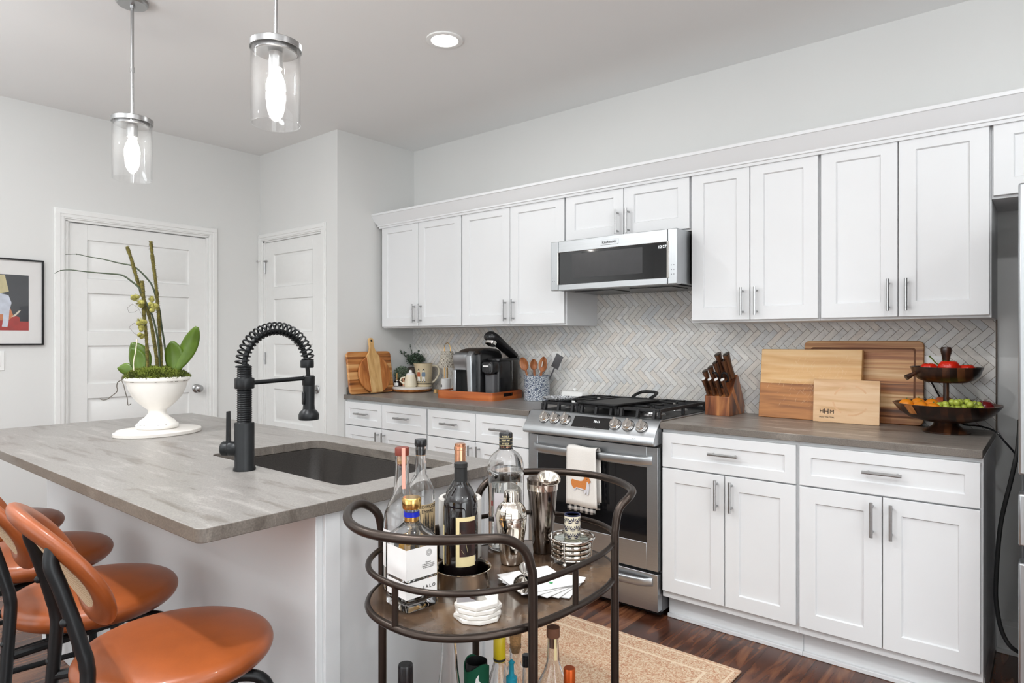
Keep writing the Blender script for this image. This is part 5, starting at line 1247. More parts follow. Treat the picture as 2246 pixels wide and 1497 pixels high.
k = thing('white_tool', 'white plastic kitchen tool behind the crock', 'utensil', (-2.545, 3.335, ZC)); obj('tool', G().box(-.018, .018, -.008, .008, 0, .195), M['whitep'], k, bev=.005)
# outlets and switch
t = thing('wall_outlet', 'white outlet plate on the tiles behind the utensil crock', 'outlet', (-2.430, ty, 1.158))
obj('plate', G().box(-.036, .036, -.006, 0, -.058, .058), M['whitep'], t, bev=.003)
g = G(); g.box(-.017, .017, -.008, -.005, .008, .040); g.box(-.017, .017, -.008, -.005, -.040, -.008); obj('sockets', g, M['white'], t, bev=.003)
t = thing('wall_outlet', 'white outlet plate on the tiles behind the fruit stand', 'outlet', (-.440 + .03, ty, 1.165))
obj('plate', G().box(-.036, .036, -.006, 0, -.058, .058), M['whitep'], t, bev=.003)
g = G(); g.box(-.017, .017, -.008, -.005, .008, .040); g.box(-.017, .017, -.008, -.005, -.040, -.008); obj('sockets', g, M['white'], t, bev=.003)
t = thing('light_switch', 'white light switch plate below the framed picture', 'light switch', (XF, .985, 1.168), radians(90))
obj('plate', G().box(-.08, .08, -.006, 0, -.058, .058), M['whitep'], t, bev=.003)
for x in (-.046, 0, .046): obj('rocker', G().box(x - .016, x + .016, -.009, -.005, -.033, .033), M['white'], t, bev=.002)
# framed picture on the far wall (faces +X): local x = world Y
PY1 = 1.2576; PZ0, PZ1 = 1.260, 1.778; pw = .66
t = thing('framed_picture', 'black-framed print of a seated white figure on red hung on the far wall', 'picture', (XF, PY1 - pw, PZ0), radians(90))
h_ = PZ1 - PZ0; g = G(); f = .0095
g.box(0, pw, -.022, 0, 0, f); g.box(0, pw, -.022, 0, h_ - f, h_); g.box(0, f, -.022, 0, f, h_ - f); g.box(pw - f, pw, -.022, 0, f, h_ - f); obj('frame', g, M['black'], t, bev=.001)
obj('mat_board', G().box(f, pw - f, -.010, -.002, f, h_ - f), M['paper'], t)
ax0, ax1, az0, az1 = .075, pw - .075, .088, .422
art = obj('print', G().box(ax0, ax1, -.0108, -.009, az0, az1), mat('print_dark', sr(66, 68, 72), .6, var=.15, vscale=(8,) * 3), t, label='dark panelled print')
def pf(nm, poly, m, y=-.0112): 
    return obj(nm, flat(G(), poly, y + .0015), m, art)
A = lambda r, g_, b: mat('print_colour', sr(r, g_, b), .6, var=.12, vscale=(30,) * 3)
R1 = ax1
pf('red_ground', [(ax0, az0), (R1, az0), (R1, az0 + .062), (R1 - .06, az0 + .085), (ax0, az0 + .06)], A(168, 50, 46))
pf('orange_form', [(R1 - .33, az0 + .055), (R1 - .10, az0 + .060), (R1 - .075, az0 + .085), (R1 - .09, az0 + .13), (R1 - .30, az0 + .135)], A(206, 128, 84), -.0116)
pf('white_form', [(R1 - .34, az0 + .09), (R1 - .125, az0 + .095), (R1 - .128, az0 + .045), (R1 - .132, az0 + .022), (R1 - .105, az0 + .020), (R1 - .100, az0 + .05), (R1 - .095, az0 + .12), (R1 - .085, az0 + .165), (R1 - .10, az0 + .21), (R1 - .16, az0 + .225), (R1 - .30, az0 + .215)], A(206, 212, 224), -.0120)
pf('pale_sheet', [(R1 - .28, az0 + .215), (R1 - .150, az0 + .215), (R1 - .098, az0 + .232), (R1 - .118, az0 + .330), (R1 - .27, az0 + .325)], A(206, 194, 150), -.0124)
pf('white_tail', [(R1 - .086, az0 + .082), (R1 - .068, az0 + .098), (R1 - .052, az0 + .118), (R1 - .038, az0 + .124), (R1 - .052, az0 + .102), (R1 - .072, az0 + .082)], A(220, 210, 190), -.0124)
pf('dark_panel', [(R1 - .045, az0 + .055), (R1 - .0005, az0 + .055), (R1 - .0005, az0 + .150), (R1 - .045, az0 + .145)], A(40, 42, 50), -.0114)
obj('glazing', G().box(f, pw - f, -.016, -.0145, f, h_ - f), thin_glass('picture_glass'), t)
# ------------------------------------------------------------ island top: plate, urn, orchid stems
t = thing('marble_plate', 'white marble serving slab under the urn on the island', 'serving board', (-2.797, 1.122, ZC))
P = []
for i in range(64):
    a = 2 * pi * i / 64; r = .163 * (1 - .10 * math.exp(-((a - radians(250)) / .25) ** 2)) * (1 - .05 * cos(2 * (a - .4)))
    P.append((r * cos(a) * .92, r * sin(a)))
obj('slab', G().prism(P, 0, .016), M['marble'], t, bev=.003)
ZU = ZC + .0165
t = thing('urn_planter', 'distressed white footed urn planter with moss and orchid stems', 'planter', (-2.8375, 1.1378, ZU))
M['urnw'] = mat('chalky_white', sr(240, 236, 230), .6, 0, .05, (9,) * 3, bump=.2, bscale=60)
obj('urn', G().lathe([(.074, 0), (.078, .004), (.079, .016), (.076, .020), (.071, .022), (.064, .032), (.050, .042), (.040, .052), (.034, .062), (.035, .076), (.048, .086), (.068, .104), (.090, .130), (.104, .158), (.111, .184), (.113, .192), (.118, .194), (.121, .199), (.121, .209), (.118, .212), (.106, .212), (.103, .204), (.001, .200)], 72), M['urnw'], t, sharp=50)
g = G(); rgx = random.Random(3)
for zz, rr, aa in ((.0192, .0785, (200, 400)), (.194, .1185, (180, 420))):
    a = aa[0]
    while a < aa[1]:
        b = a + rgx.uniform(2, 14); k = 6
        if rgx.random() < .6:
            vs = [((rr + .0006) * cos(radians(a + (b - a) * i / k)), (rr + .0006) * sin(radians(a + (b - a) * i / k)), zz + dz + rgx.uniform(-.0006, .0006)) for dz in (-.0008, .0008) for i in range(k + 1)]
            g.add(vs, [(i, i + 1, k + 2 + i, k + 1 + i) for i in range(k)])
        a = b + rgx.uniform(1, 8)
obj('worn_edges', g, M['root'], t, label='dark chipped paint along foot and rim')
g = G(); n = 44; vs = [(0, 0, .244)]; fs = []; R_ = 9
for j in range(1, R_ + 1):
    for i in range(n):
        a = 2 * pi * i / n; u = j / R_; r = .112 * u; vs.append((r * cos(a), r * sin(a), .205 + .036 * (1 - u ** 3) + rgx.uniform(-.005, .007)))
for i in range(n): fs.append((0, 1 + i, 1 + (i + 1) % n))
for j in range(R_ - 1):
    for i in range(n): b = 1 + j * n; fs.append((b + i, b + n + i, b + n + (i + 1) % n, b + (i + 1) % n))
g.add(vs, fs)
for i in range(5200):
    a = rgx.uniform(0, 2 * pi); u = rgx.random() ** .5; r = .118 * u; z = .206 + .038 * (1 - u ** 3)
    p = Vector((r * cos(a), r * sin(a), z)); d = Vector((rgx.gauss(0, .6) + cos(a) * u * .6, rgx.gauss(0, .6) + sin(a) * u * .6, rgx.uniform(.2, 1))).normalized(); s = rgx.uniform(.007, .018); b = d.orthogonal().normalized() * s * .28
    g.add([tuple(p - b), tuple(p + b), tuple(p + d * s)], [(0, 1, 2)])
o = obj('moss', g, mat('green_moss_bed', sr(98, 108, 38), .95, 0, .65, (22,) * 3), t, sharp=180); o['kind'] = 'stuff'
off = Vector((0, 0, -.0165))
def L(ps): return [tuple(Vector(p) + off) for p in ps]
def bristly(g, pts, r, cnt, rgx, ln=.006):
    P = catmull(pts, 8); g.tube(P, [r * rgx.uniform(.8, 1.15) for _ in P], 9)
    for i in range(cnt):
        k = rgx.randrange(len(P) - 1); p = Vector(P[k]).lerp(Vector(P[k + 1]), rgx.random()); d = Vector((rgx.gauss(0, 1), rgx.gauss(0, 1), rgx.gauss(0, .6))).normalized(); s = r + rgx.uniform(.001, ln) ; b = d.orthogonal().normalized() * .0011
        g.add([tuple(p + d * r * .7 - b), tuple(p + d * r * .7 + b), tuple(p + d * s)], [(0, 1, 2)])
for pts, lab in (([(-.088, -.082, .759), (-.074, -.071, .708), (-.056, -.056, .625), (-.035, -.038, .542), (-.01, -.018, .433), (.015, .003, .213)], 'yellow-green moss stake leaning to the left'),
            ([(-.034, -.012, .784), (-.027, -.006, .7), (-.017, .002, .601), (-.012, .007, .51), (-.006, .012, .401), (.002, .019, .205)], 'tallest dark moss stake'),
            ([(.002, -.06, .616), (.008, -.055, .543), (.009, -.054, .471), (.016, -.048, .382), (.022, -.043, .207)], 'short moss stake in front')):
    g = G(); bristly(g, L(pts), .0068, 900, rgx); obj('moss_stake', g, M['stake'], t, sharp=180, label=lab)
for pts in ([(-.328, -.23, .733), (-.293, -.2, .734), (-.256, -.17, .724), (-.208, -.13, .713), (-.157, -.088, .697), (-.118, -.055, .687), (-.095, -.036, .669), (-.07, -.015, .636), (-.051, 0, .603), (-.038, .011, .552), (-.027, .02, .5), (-.021, .025, .438), (-.01, .034, .346), (.001, .044, .21)],
            [(-.293, -.278, .648), (-.274, -.262, .66), (-.24, -.235, .662), (-.202, -.203, .656), (-.152, -.161, .65), (-.113, -.129, .646), (-.08, -.102, .64), (-.052, -.079, .616), (-.028, -.058, .587), (-.008, -.042, .533), (.011, -.026, .483), (.025, -.015, .418), (.033, -.008, .346), (.039, -.003, .21)]):
    P = catmull(L(pts), 5); N_ = len(P); g = G(); g.tube(P, [.0011 + .0026 * min(1, i / (N_ * .55)) for i in range(N_)], 8)
    for q in (5, 18, 28): g.ball(P[q], .0028, n=8, m=6)
    obj('orchid_stem', g, M['stem'], t)
g = G()
for p, r in (((.003, -.085, .547), .014), ((.018, -.072, .524), .015), ((.054, -.043, .542), .012), ((.058, -.039, .51), .017), ((.02, -.071, .449), .017), ((.024, -.068, .425), .013), ((.024, -.068, .393), .011), ((-.006, -.09, .545), .008)):
    q = Vector(p) + off
    for j in range(5): g.ball(tuple(q + Vector((rgx.gauss(0, .35), rgx.gauss(0, .35), rgx.gauss(0, .35))) * r), r * .6, n=10, m=7)
    for i in range(110):
        d = Vector((rgx.gauss(0, 1), rgx.gauss(0, 1), rgx.gauss(0, 1))).normalized(); b = d.orthogonal().normalized() * .001; g.add([tuple(q + d * r * .6 - b), tuple(q + d * r * .6 + b), tuple(q + d * r * 1.25)], [(0, 1, 2)])
obj('moss_clumps', g, M['moss_y'], t, sharp=180, label='yellow-green moss clumps tied to the stakes')
def leaf(base, tip, wid, up, nm='leaf', bulge=.25):
    b, e = Vector(base) + off, Vector(tip) + off; ax = e - b; ln = ax.length; ax.normalize(); sd = Vector(wid).normalized(); sd = (sd - ax * sd.dot(ax)).normalized(); nr = ax.cross(sd); W = Vector(wid).length
    g = G(); K = 12; J = 6; vs = []; fs = []
    for k in range(K + 1):
        u = k / K; hw = W * max(.06, (sin(pi * (u * .93 + .04)) ** .7)) * (1 - .15 * (1 - u)); c = b + ax * ln * u + nr * (bulge * ln * sin(pi * u) * .35) + Vector((0, 0, up * sin(pi * u) * ln))
        for j in range(J + 1): v = 2 * j / J - 1; vs.append(tuple(c + sd * hw * v + nr * (.22 * W * (abs(v) ** 1.4))))
    for k in range(K):
        for j in range(J): a = k * (J + 1) + j; fs.append((a, a + 1, a + J + 2, a + J + 1))
    g.add(vs, fs); o = obj(nm, g, M['leaf'], t, sharp=80); s = o.modifiers.new('solid', 'SOLIDIFY'); s.thickness = .0016; return o
leaf((.058, .040, .245), (.131, .099, .432), (.028, .022, -.014), .03)
leaf((.052, .036, .245), (.052, .034, .372), (.034, .028, 0), .0)
leaf((-.022, -.040, .235), (-.080, -.070, .366), (.034, .030, .012), .04)
leaf((-.010, -.062, .235), (-.040, -.085, .345), (.032, .024, .006), .02)
leaf((-.060, -.070, .240), (-.120, -.108, .262), (.010, .008, .024), .10)
g = G(); 
for pts in ([(-.03, -.113, .233), (-.035, -.116, .222), (-.05, -.129, .209), (-.054, -.132, .192), (-.053, -.131, .172), (-.069, -.145, .153), (-.084, -.157, .14), (-.097, -.168, .137), (-.106, -.175, .142)], [(-.011, -.108, .238), (-.024, -.125, .226), (.0, -.126, .198), (.007, -.122, .169), (.013, -.118, .147), (.013, -.115, .12), (.024, -.108, .125)]): g.tube(catmull(L(pts), 4), .0018, 6)
obj('aerial_roots', g, M['root'], t, label='thin grey roots hanging over the rim')
g = G()
for pts in ([(.047, -.075, .474), (.034, -.085, .505), (.015, -.1, .521), (.001, -.113, .505), (.005, -.109, .486), (.022, -.095, .488), (.034, -.085, .498)], [(.034, -.085, .396), (.022, -.095, .403), (.005, -.109, .428), (.022, -.095, .445)]): obj('twig', G().tube(L(pts), .0007, 5), M['root'], t)
g = G(); g.tube(catmull(L([(.0, -.085, .225), (-.006, -.088, .28), (-.002, -.082, .33), (.004, -.078, .38)]), 5), .0022, 6); obj('pale_root', g, M['cream'], t)

# ------------------------------------------------------------ counter stools
SZ = .632
def make_stool(loc, rz, label):
    t = thing('counter_stool', label, 'stool', loc, rz, 'leather counter stools along the island')
    g = G(); prof = [(.001, SZ - .034), (.122, SZ - .034), (.166, SZ - .028), (.185, SZ - .016), (.1925, SZ - .001), (.188, SZ + .013), (.172, SZ + .023), (.13, SZ + .030), (.07, SZ + .034), (.001, SZ + .035)]
    prof = [(max(.001, p[0]), p[1]) for p in catmull([(r_, z_, 0) for r_, z_ in prof], 4)]; obj('seat', g.lathe(prof, 96), M['leather'], t, sharp=80, label='round tan leather seat')
    g = G().lathe([(.001, SZ - .048), (.12, SZ - .048), (.12, SZ - .035), (.001, SZ - .035)], 40); obj('seat_plate', g, M['blackmetal'], t)
    r = .0125
    for s in (-1, 1):
        g = G(); g.tube(catmull([(s * .190, -.250, 0), (s * .170, -.216, .35), (s * .153, -.192, .66), (s * .151, -.192, .72), (s * .148, -.198, .748), (s * .142, -.211, .80), (s * .133, -.228, .86), (s * .125, -.240, .90), (s * .118, -.236, .928)], 6), r, 14)
        obj('leg', g, M['blackmetal'], t, label='rear leg rising into the backrest post')
    for s in (-1, 1):
        g = G(); g.tube(catmull([(s * .060, .030, SZ - .052), (s * .085, .085, SZ - .054), (s * .103, .130, SZ - .064), (s * .112, .152, SZ - .098), (s * .118, .160, .45), (s * .150, .195, .15), (s * .16, .208, 0)], 6), r, 14)
        obj('leg', g, M['blackmetal'], t, label='front leg curving out from under the seat')
    g = G()
    for s in (-1, 1): g.tube([(s * .154, -.194, SZ - .044), (s * .085, .045, SZ - .052)], .010, 10)
    g.tube([(-.085, .04, SZ - .054), (.085, .04, SZ - .054)], .010, 10); obj('seat_frame', g, M['blackmetal'], t)
    g = G(); P = [(.142, .186), (.178, -.226), (-.178, -.226), (-.142, .186)]; z = .235
    for i in range(4): g.tube([(*P[i], z), (*P[(i + 1) % 4], z)], .009, 10)
    obj('footrest', g, M['blackmetal'], t)
    # curved oval cane back
    cy, cz, a, b, Rc, al = -.213, .864, .154, .118, .38, .53
    def pt(s, v, dn=0):
        ph = s / Rc; yy_ = (Rc + dn) * -cos(ph) + Rc
        return ((Rc + dn) * sin(ph), cy + yy_ - v * sin(al), cz + v * cos(al) - dn * sin(al) * .0)
    g = G(); K = 72; m_ = 14; vs = []; fs = []
    for i in range(K):
        th = 2 * pi * i / K; c0 = Vector(pt(a * cos(th), b * sin(th))); c1 = Vector(pt((a - .02) * cos(th), (b - .02) * sin(th))); e1 = (c0 - c1).normalized(); nx = Vector(pt(a * cos(th), b * sin(th), .02)) - c0; nx = (nx - e1 * nx.dot(e1)).normalized()
        for k in range(m_): q = 2 * pi * k / m_; vs.append(tuple(c0 + e1 * .025 * cos(q) + nx * .0145 * sin(q)))
    for i in range(K):
        for k in range(m_): j = (i + 1) % K; l = (k + 1) % m_; fs.append((i * m_ + k, i * m_ + l, j * m_ + l, j * m_ + k))
    obj('back_rim', G().add(vs, fs), M['leather'], t, sharp=80, label='padded tan leather rim of the oval back')
    vs = []; fs = []; NR = 8; g = G()
    for side, dn in ((0, .006), (1, -.006)):
        base = len(vs); vs.append(pt(0, 0, dn))
        for j in range(1, NR + 1):
            for i in range(K): th = 2 * pi * i / K; vs.append(pt((a - .004) * j / NR * cos(th), (b - .004) * j / NR * sin(th), dn))
        for i in range(K): fs.append((base, base + 1 + i, base + 1 + (i + 1) % K))
        for j in range(NR - 1):
            for i in range(K): q = base + 1 + j * K; fs.append((q + i, q + K + i, q + K + (i + 1) % K, q + (i + 1) % K))
    obj('cane_panel', G().add(vs, fs), M['cane'], t, sharp=60, label='woven cane centre of the back')
    for s in (-1, 1):
        for z, y in ((.80, -.211), (.62, -.190)): obj('bolt', G().at(T(s * (.144 - (z - .775) * .08), y - .012, z)).ball((0, 0, 0), .008, n=10, m=6), M['blackmetal'], t)
    return t
STX = [-1.438, -1.915, -2.395, -2.875]
st = make_stool((STX[0], .617, 0), radians(-7), 'tan leather cane-back stool nearest the island corner, closest to the bar cart')
st2 = dup(st, (STX[1], .615, 0), radians(-7), 'tan leather cane-back stool, second along from the bar cart')
st3 = dup(st, (STX[2], .620, 0), radians(-2), 'tan leather stool, third along from the bar cart')
st4 = dup(st, (STX[3], .622, 0), radians(1), 'tan leather stool at the far end of the island by the wide door')

# ------------------------------------------------------------ rug
o = obj('area_rug', G().box(-RUGX, RUGX, -RUGY, RUGY, 0, .007), M['rug'], loc=(-.935 - RUGX, 2.525 - RUGY, .001), bev=.002)
tag(o, 'faded peach and cream patterned rug on the floor before the stove', 'rug'); o.rotation_euler = (0, 0, radians(0))

# ------------------------------------------------------------ bar cart
CX, CY, CA, CB, CN, CR = -.970, 1.125, .214, .309, 2.37, -.0313
ZS = .745
t = thing('bar_cart', 'oval two-shelf bronze bar cart crowded with bottles beside the island', 'bar cart', (CX, CY, 0))
def W2(p): return (p[0] - CX, p[1] - CY, p[2])
for z, r, nm in ((ZS - .002, .0075, 'shelf_ring'), (ZS + .0798, .0062, 'guard_rail'), (.262, .0075, 'shelf_ring')):
    obj(nm, G().tube([(x, y, z) for x, y in sup(0, 0, CA, CB, CN, CR, 96)], r, 12, closed=True), M['bronze'], t)
def shelf_mat():
    m, nt, p, N, L = _new('smoky_brown_glass'); tc = N.new('ShaderNodeTexCoord'); nz = N.new('ShaderNodeTexNoise'); nz.inputs['Scale'].default_value = 9; nz.inputs['Detail'].default_value = 8; L.new(tc.outputs['Object'], nz.inputs['Vector'])
    r = N.new('ShaderNodeValToRGB'); e = r.color_ramp.elements; e[0].position = .35; e[0].color = sr(48, 38, 30); e[1].position = .68; e[1].color = sr(112, 88, 66); x = e.new(.5); x.color = sr(78, 60, 46); L.new(nz.outputs[0], r.inputs[0]); L.new(r.outputs[0], p.inputs['Base Color'])
    p.inputs['Roughness'].default_value = .22; p.inputs['Metallic'].default_value = .0; p.inputs['Coat Weight'].default_value = .25; return m
sm = shelf_mat()
for z, nm in ((ZS - .003, 'top_shelf'), (.262, 'lower_shelf')): obj(nm, G().prism(sup(0, 0, CA, CB, CN, CR, 96, off=.003), z, z + .007), sm, t, label='smoky brown glass shelf')
g1 = [(-1.166, .948, 0), (-1.166, .948, .40), (-1.166, .948, .80), (-1.167, .946, .865), (-1.171, .936, .905), (-1.180, .905, .928), (-1.160, .858, .931), (-1.110, .812, .931), (-1.055, .782, .931), (-.995, .768, .931), (-.935, .776, .931), (-.880, .800, .931), (-.835, .838, .931), (-.800, .885, .929), (-.780, .925, .922), (-.765, .955, .900), (-.757, .968, .865), (-.755, .972, .80), (-.755, .972, .40), (-.755, .972, 0)]
g2 = [(2 * CX - x, 2 * CY - y, z) for x, y, z in g1]
for pts in (g1, g2): obj('frame', G().tube(catmull([W2(p) for p in pts], 5), .0092, 14), M['bronze'], t, label='bent tube forming two legs and the end handle')
for x, y in ((-.966, .816), (-.7575, 1.118), (-.974, 1.434), (-1.1825, 1.132)): obj('rail_post', G().at(T(x - CX, y - CY, 0)).tube([(0, 0, ZS), (0, 0, ZS + .08)], .0065, 10), M['bronze'], t)
for p in (g1[0], g1[-1], g2[0], g2[-1]): obj('foot', G().at(T(p[0] - CX, p[1] - CY, 0)).lathe([(.012, 0), (.013, .004), (.010, .012), (.001, .012)], 14), M['blacksoft'], t)
ZT = ZS + .0045; ZL = .2695

def bottle(name, label, x, y, z, outer, cat='bottle', wall=.003, liquid=None, lm='liquid', gm='glass', n=40, group=None, thick=.008):
    """outer: (r,z) profile from base to lip; hollow glass with optional liquid up to height"""
    t = thing(name, label, cat, (x, y, z), group=group)
    inner = [(max(.001, r - wall), max(zz, thick)) for r, zz in outer if zz >= 0][::-1]
    prof = [(.001, 0)] + outer + inner + [(.001, thick)]
    obj('glass_body', G().lathe(prof, n, cap0=False, cap1=False), M[gm], t, sharp=50)
    if liquid:
        pts = [(max(.001, r - wall - .0004), max(zz, thick + .0004)) for r, zz in outer if zz < liquid]; nx = [q for q in outer if q[1] >= liquid]
        if nx:
            a = pts[-1]; b = (nx[0][0] - wall - .0004, nx[0][1]); u = (liquid - a[1]) / max(1e-6, b[1] - a[1]); pts.append((a[0] + (b[0] - a[0]) * u, liquid))
        obj('liquid', G().lathe([(.001, thick + .0004)] + pts + [(.001, liquid)], n, cap0=False, cap1=False), M[lm], t, sharp=50)
    return t
def cyl(nm, parent, prof, m, n=28, **k): return obj(nm, G().lathe(prof, n), M[m] if isinstance(m, str) else m, parent, **k)
def wrap(nm, parent, r, a0, a1, z0, z1, m, label=None, k=18, th=.0006):
    g = G(); vs = [((r + th) * cos(radians(a0 + (a1 - a0) * i / k)), (r + th) * sin(radians(a0 + (a1 - a0) * i / k)), z) for z in (z0, z1) for i in range(k + 1)]
    g.add(vs, [(i, i + 1, k + 2 + i, k + 1 + i) for i in range(k)]); return obj(nm, g, M[m] if isinstance(m, str) else m, parent, label=label)
# camera is roughly toward (+.66,-.75): facing angle about -50 deg for a label turned to the camera
# square clear tequila bottle
t = thing('tequila_bottle', 'square clear bottle with white label and gold cap, nearest on the cart', 'bottle', (-1.018, .904, ZT), radians(83))
def sq(s, r, z): return [(x, y, z) for x, y in rrect(-s, s, -s, s, r, 5)]
hs = .040
secs = [sq(.037, .008, 0), sq(hs, .008, .006), sq(hs, .008, .130), sq(.037, .012, .145), sq(.025, .02, .158), sq(.0155, .0145, .168), sq(.0140, .0135, .176), sq(.0140, .0135, .206)]
ins = [sq(.0105, .0103, .206), sq(.0105, .0103, .176), sq(.022, .018, .155), sq(.033, .012, .142), sq(.0355, .008, .130), sq(.0355, .008, .022), sq(.030, .008, .016)]
obj('glass_body', loft(secs + ins), M['glass'], t, sharp=50)
obj('liquid', loft([sq(.029, .008, .0168), sq(.035, .0075, .0228), sq(.035, .0075, .060)]), M['liquid'], t, sharp=50)
cyl('cap', t, [(.0185, .196), (.0195, .198), (.0195, .216), (.0175, .219), (.001, .219)], 'gold')
cyl('neck_foil', t, [(.0150, .168), (.0150, .184), (.001, .184)], 'gold', label='gold foil at the neck base'); cyl('neck_band', t, [(.0162, .180), (.0162, .190), (.001, .190)], 'blue', label='blue ribbon band around the neck')
for nm, z0, z1 in (('label', .066, .126), ('label', .028, .060)):
    g = G(); g.box(-hs - .0006, hs - .006, -hs - .0008, -hs - .0002, z0, z1); g.box(-hs - .0008, -hs - .0002, -hs, hs - .012, z0, z1); obj(nm, g, M['label'], t, label='plain white paper label')
text('brand_lettering', 'L A L O', .0095, T(.014, -hs - .0012, .044) @ P90, M['ink'], t)
text('small_print', 'TEQUILA\nhecho en mexico con\nagave azul puro y agua\nde pozo profundo', .0034, T(.012, -hs - .0012, .088) @ P90, M['ink'], t, ext=.0001)
g = G().at(T(.014, -hs - .0012, .112) @ P90)
for r in (.0065, .0045, .0025): g.tube([(r * cos(a), r * sin(a), 0) for a in [2 * pi * i / 20 for i in range(20)]], .0003, 4, closed=True)
obj('emblem', g, M['ink'], t)
# tall clear bottle with brown stopper and pink strip
t = bottle('liquor_bottle', 'round clear bottle with brown stopper and pink tax strip at the cart edge', -1.099, .948, ZT, [(.036, 0), (.040, .004), (.040, .145), (.038, .165), (.030, .185), (.020, .205), (.0165, .225), (.0145, .270), (.0150, .278), (.0150, .288), (.0145, .290)], wall=.003, liquid=.10, lm='amber')
cyl('stopper', t, [(.0100, .268), (.0100, .290), (.0152, .290), (.0155, .292), (.0155, .305), (.0145, .307), (.001, .307)], mat('brown_stopper', sr(112, 44, 30), .4)); cyl('cork', t, [(.001, .272), (.0102, .272), (.0102, .289)], 'cork', label='cork visible through the neck')
obj('tax_strip', G().at(RZ(-30)).add([(.0165, -.004, .308), (.0165, .004, .308), (.0165, -.004, .282), (.0165, .004, .282), (.019, -.004, .22), (.019, .004, .22)], [(0, 1, 3, 2), (2, 3, 5, 4)]), mat('pink_strip', sr(232, 164, 146), .5), t)
wrap('label', t, .040, -125, -65, .055, .135, 'label'); wrap('side_label', t, .040, -50, -25, .03, .125, mat('amber_label', sr(214, 158, 52), .5))
# whiskey with black cap and forest label
t = bottle('whiskey_bottle', 'clear bottle with black cap and a forest-printed tan label behind the square bottle', -1.166, 1.064, ZT, [(.030, 0), (.0335, .004), (.0335, .170), (.031, .190), (.022, .208), (.0140, .222), (.0135, .245), (.0115, .262), (.0125, .282), (.0125, .288)], liquid=.10, lm='liquid')
cyl('cap', t, [(.0095, .268), (.0095, .289), (.0135, .289), (.0145, .291), (.0145, .303), (.0135, .305), (.001, .305)], 'black'); cyl('cork', t, [(.001, .266), (.0088, .266), (.0088, .286)], 'cork')
wrap('label', t, .0335, -120, 60, .050, .156, mat('tan_label', sr(204, 178, 136), .6), label='tan label printed with dark trees')
rg2 = random.Random(5)
g = G()
for i in range(16):
    a = radians(-80 + i * 7); h_ = rg2.uniform(.026, .050); r = .0345; wv = .10
    for k in range(4):
        z0 = .086 + h_ * k / 4; ww = wv * (1 - k / 4.5); g.add([(r * cos(a - ww), r * sin(a - ww), z0), (r * cos(a + ww), r * sin(a + ww), z0), (r * cos(a), r * sin(a), z0 + h_ * .42)], [(0, 1, 2)])
for i in range(12): a = radians(-100 + i * 9); g.add([(.0345 * cos(a), .0345 * sin(a), .084), (.0345 * cos(a + .15), .0345 * sin(a + .15), .084), (.0345 * cos(a + .15), .0345 * sin(a + .15), .087), (.0345 * cos(a), .0345 * sin(a), .087)], [(0, 1, 2, 3)])
obj('printed_trees', g, M['ink'], t)
lm_ = lambda deg, r, z: RZ(deg + 90) @ T(0, -r, z) @ P90
text('brand_lettering', 'REDWOOD', .0105, lm_(-12, .0345, .150), M['ink'], t, bend=.0345, ext=.0002); text('brand_lettering', 'EMPIRE', .0105, lm_(-12, .0345, .139), M['ink'], t, bend=.0345, ext=.0002)
text('brand_lettering', 'WHISKEY', .017, lm_(-28, .0345, .070), M['ink'], t, bend=.0345, ext=.0002, bold=.0005)
# marble wine chiller with a bottle in it
t = thing('wine_chiller', 'white marble wine chiller standing behind the dark wine bottle', 'wine chiller', (-1.148, 1.180, ZT))
cyl('chiller', t, [(.051, 0), (.0535, .003), (.0535, .147), (.051, .150), (.044, .150), (.042, .146), (.042, .012), (.001, .012)], 'marble', 56)
t = thing('wine_bottle', 'dark wine bottle with copper foil standing inside the marble chiller', 'bottle', (-1.148, 1.180, ZT + .0125))
cyl('glass_body', t, [(.034, 0), (.0375, .004), (.0375, .128), (.0345, .150), (.024, .168), (.0150, .182), (.0135, .235), (.001, .235)], 'winebottle', 40)
cyl('foil', t, [(.0142, .222), (.0140, .254), (.0150, .255), (.0150, .262), (.0135, .263), (.0138, .269), (.0120, .270), (.001, .270)], 'copper', 28)
# wine coaster and front bottle
WX, WY = -1.005, 1.045
t = thing('wine_coaster', 'shallow polished silver bottle coaster under the front wine bottle', 'coaster', (-1.010, 1.047, ZT))
cyl('coaster', t, [(.058, 0), (.0595, .002), (.0600, .035), (.0635, .040), (.0615, .0405), (.0585, .036), (.0575, .004), (.001, .004)], 'silver', 64, sharp=60)
t = thing('wine_bottle', 'dark wine bottle with black neck foil and tan picture label in the silver coaster', 'bottle', (-1.023, 1.054, ZT + .0045))
cyl('glass_body', t, [(.033, 0), (.0385, .005), (.0390, .162), (.0375, .178), (.030, .196), (.018, .209), (.0140, .219), (.0138, .259), (.001, .259)], 'winebottle', 48)
cyl('foil', t, [(.0146, .222), (.0142, .252), (.0152, .253), (.0152, .262), (.0142, .263), (.001, .2635)], 'blacksoft', 28, label='matte black neck foil')
wrap('label', t, .0390, -62, 5, .042, .150, 'label_cream', label='tan label with a dark painting'); wrap('label', t, .0390, -128, -112, .040, .128, 'label_cream', label='edge of the tan back label')
wrap('label_picture', t, .0394, -50, 5, .064, .141, mat('label_painting', sr(44, 22, 18), .4, 0, .9, (60, 60, 30)), label='dark red painted picture'); 
g = G().at(Matrix.Identity(4))
for (a0, z0), (a1, z1), ww in (((-48, .095), (-30, .072), .0016), ((-30, .072), (-22, .090), .0016), ((-30, .072), (-24, .052), .0014), ((-44, .058), (-36, .048), .0012)):
    g.tube([(.0398 * cos(radians(a0 + (a1 - a0) * q / 4)), .0398 * sin(radians(a0 + (a1 - a0) * q / 4)), z0 + .022 + (z1 - z0) * q / 4) for q in range(5)], ww * .28, 5)
obj('painted_strokes', g, M['label_cream'], t)
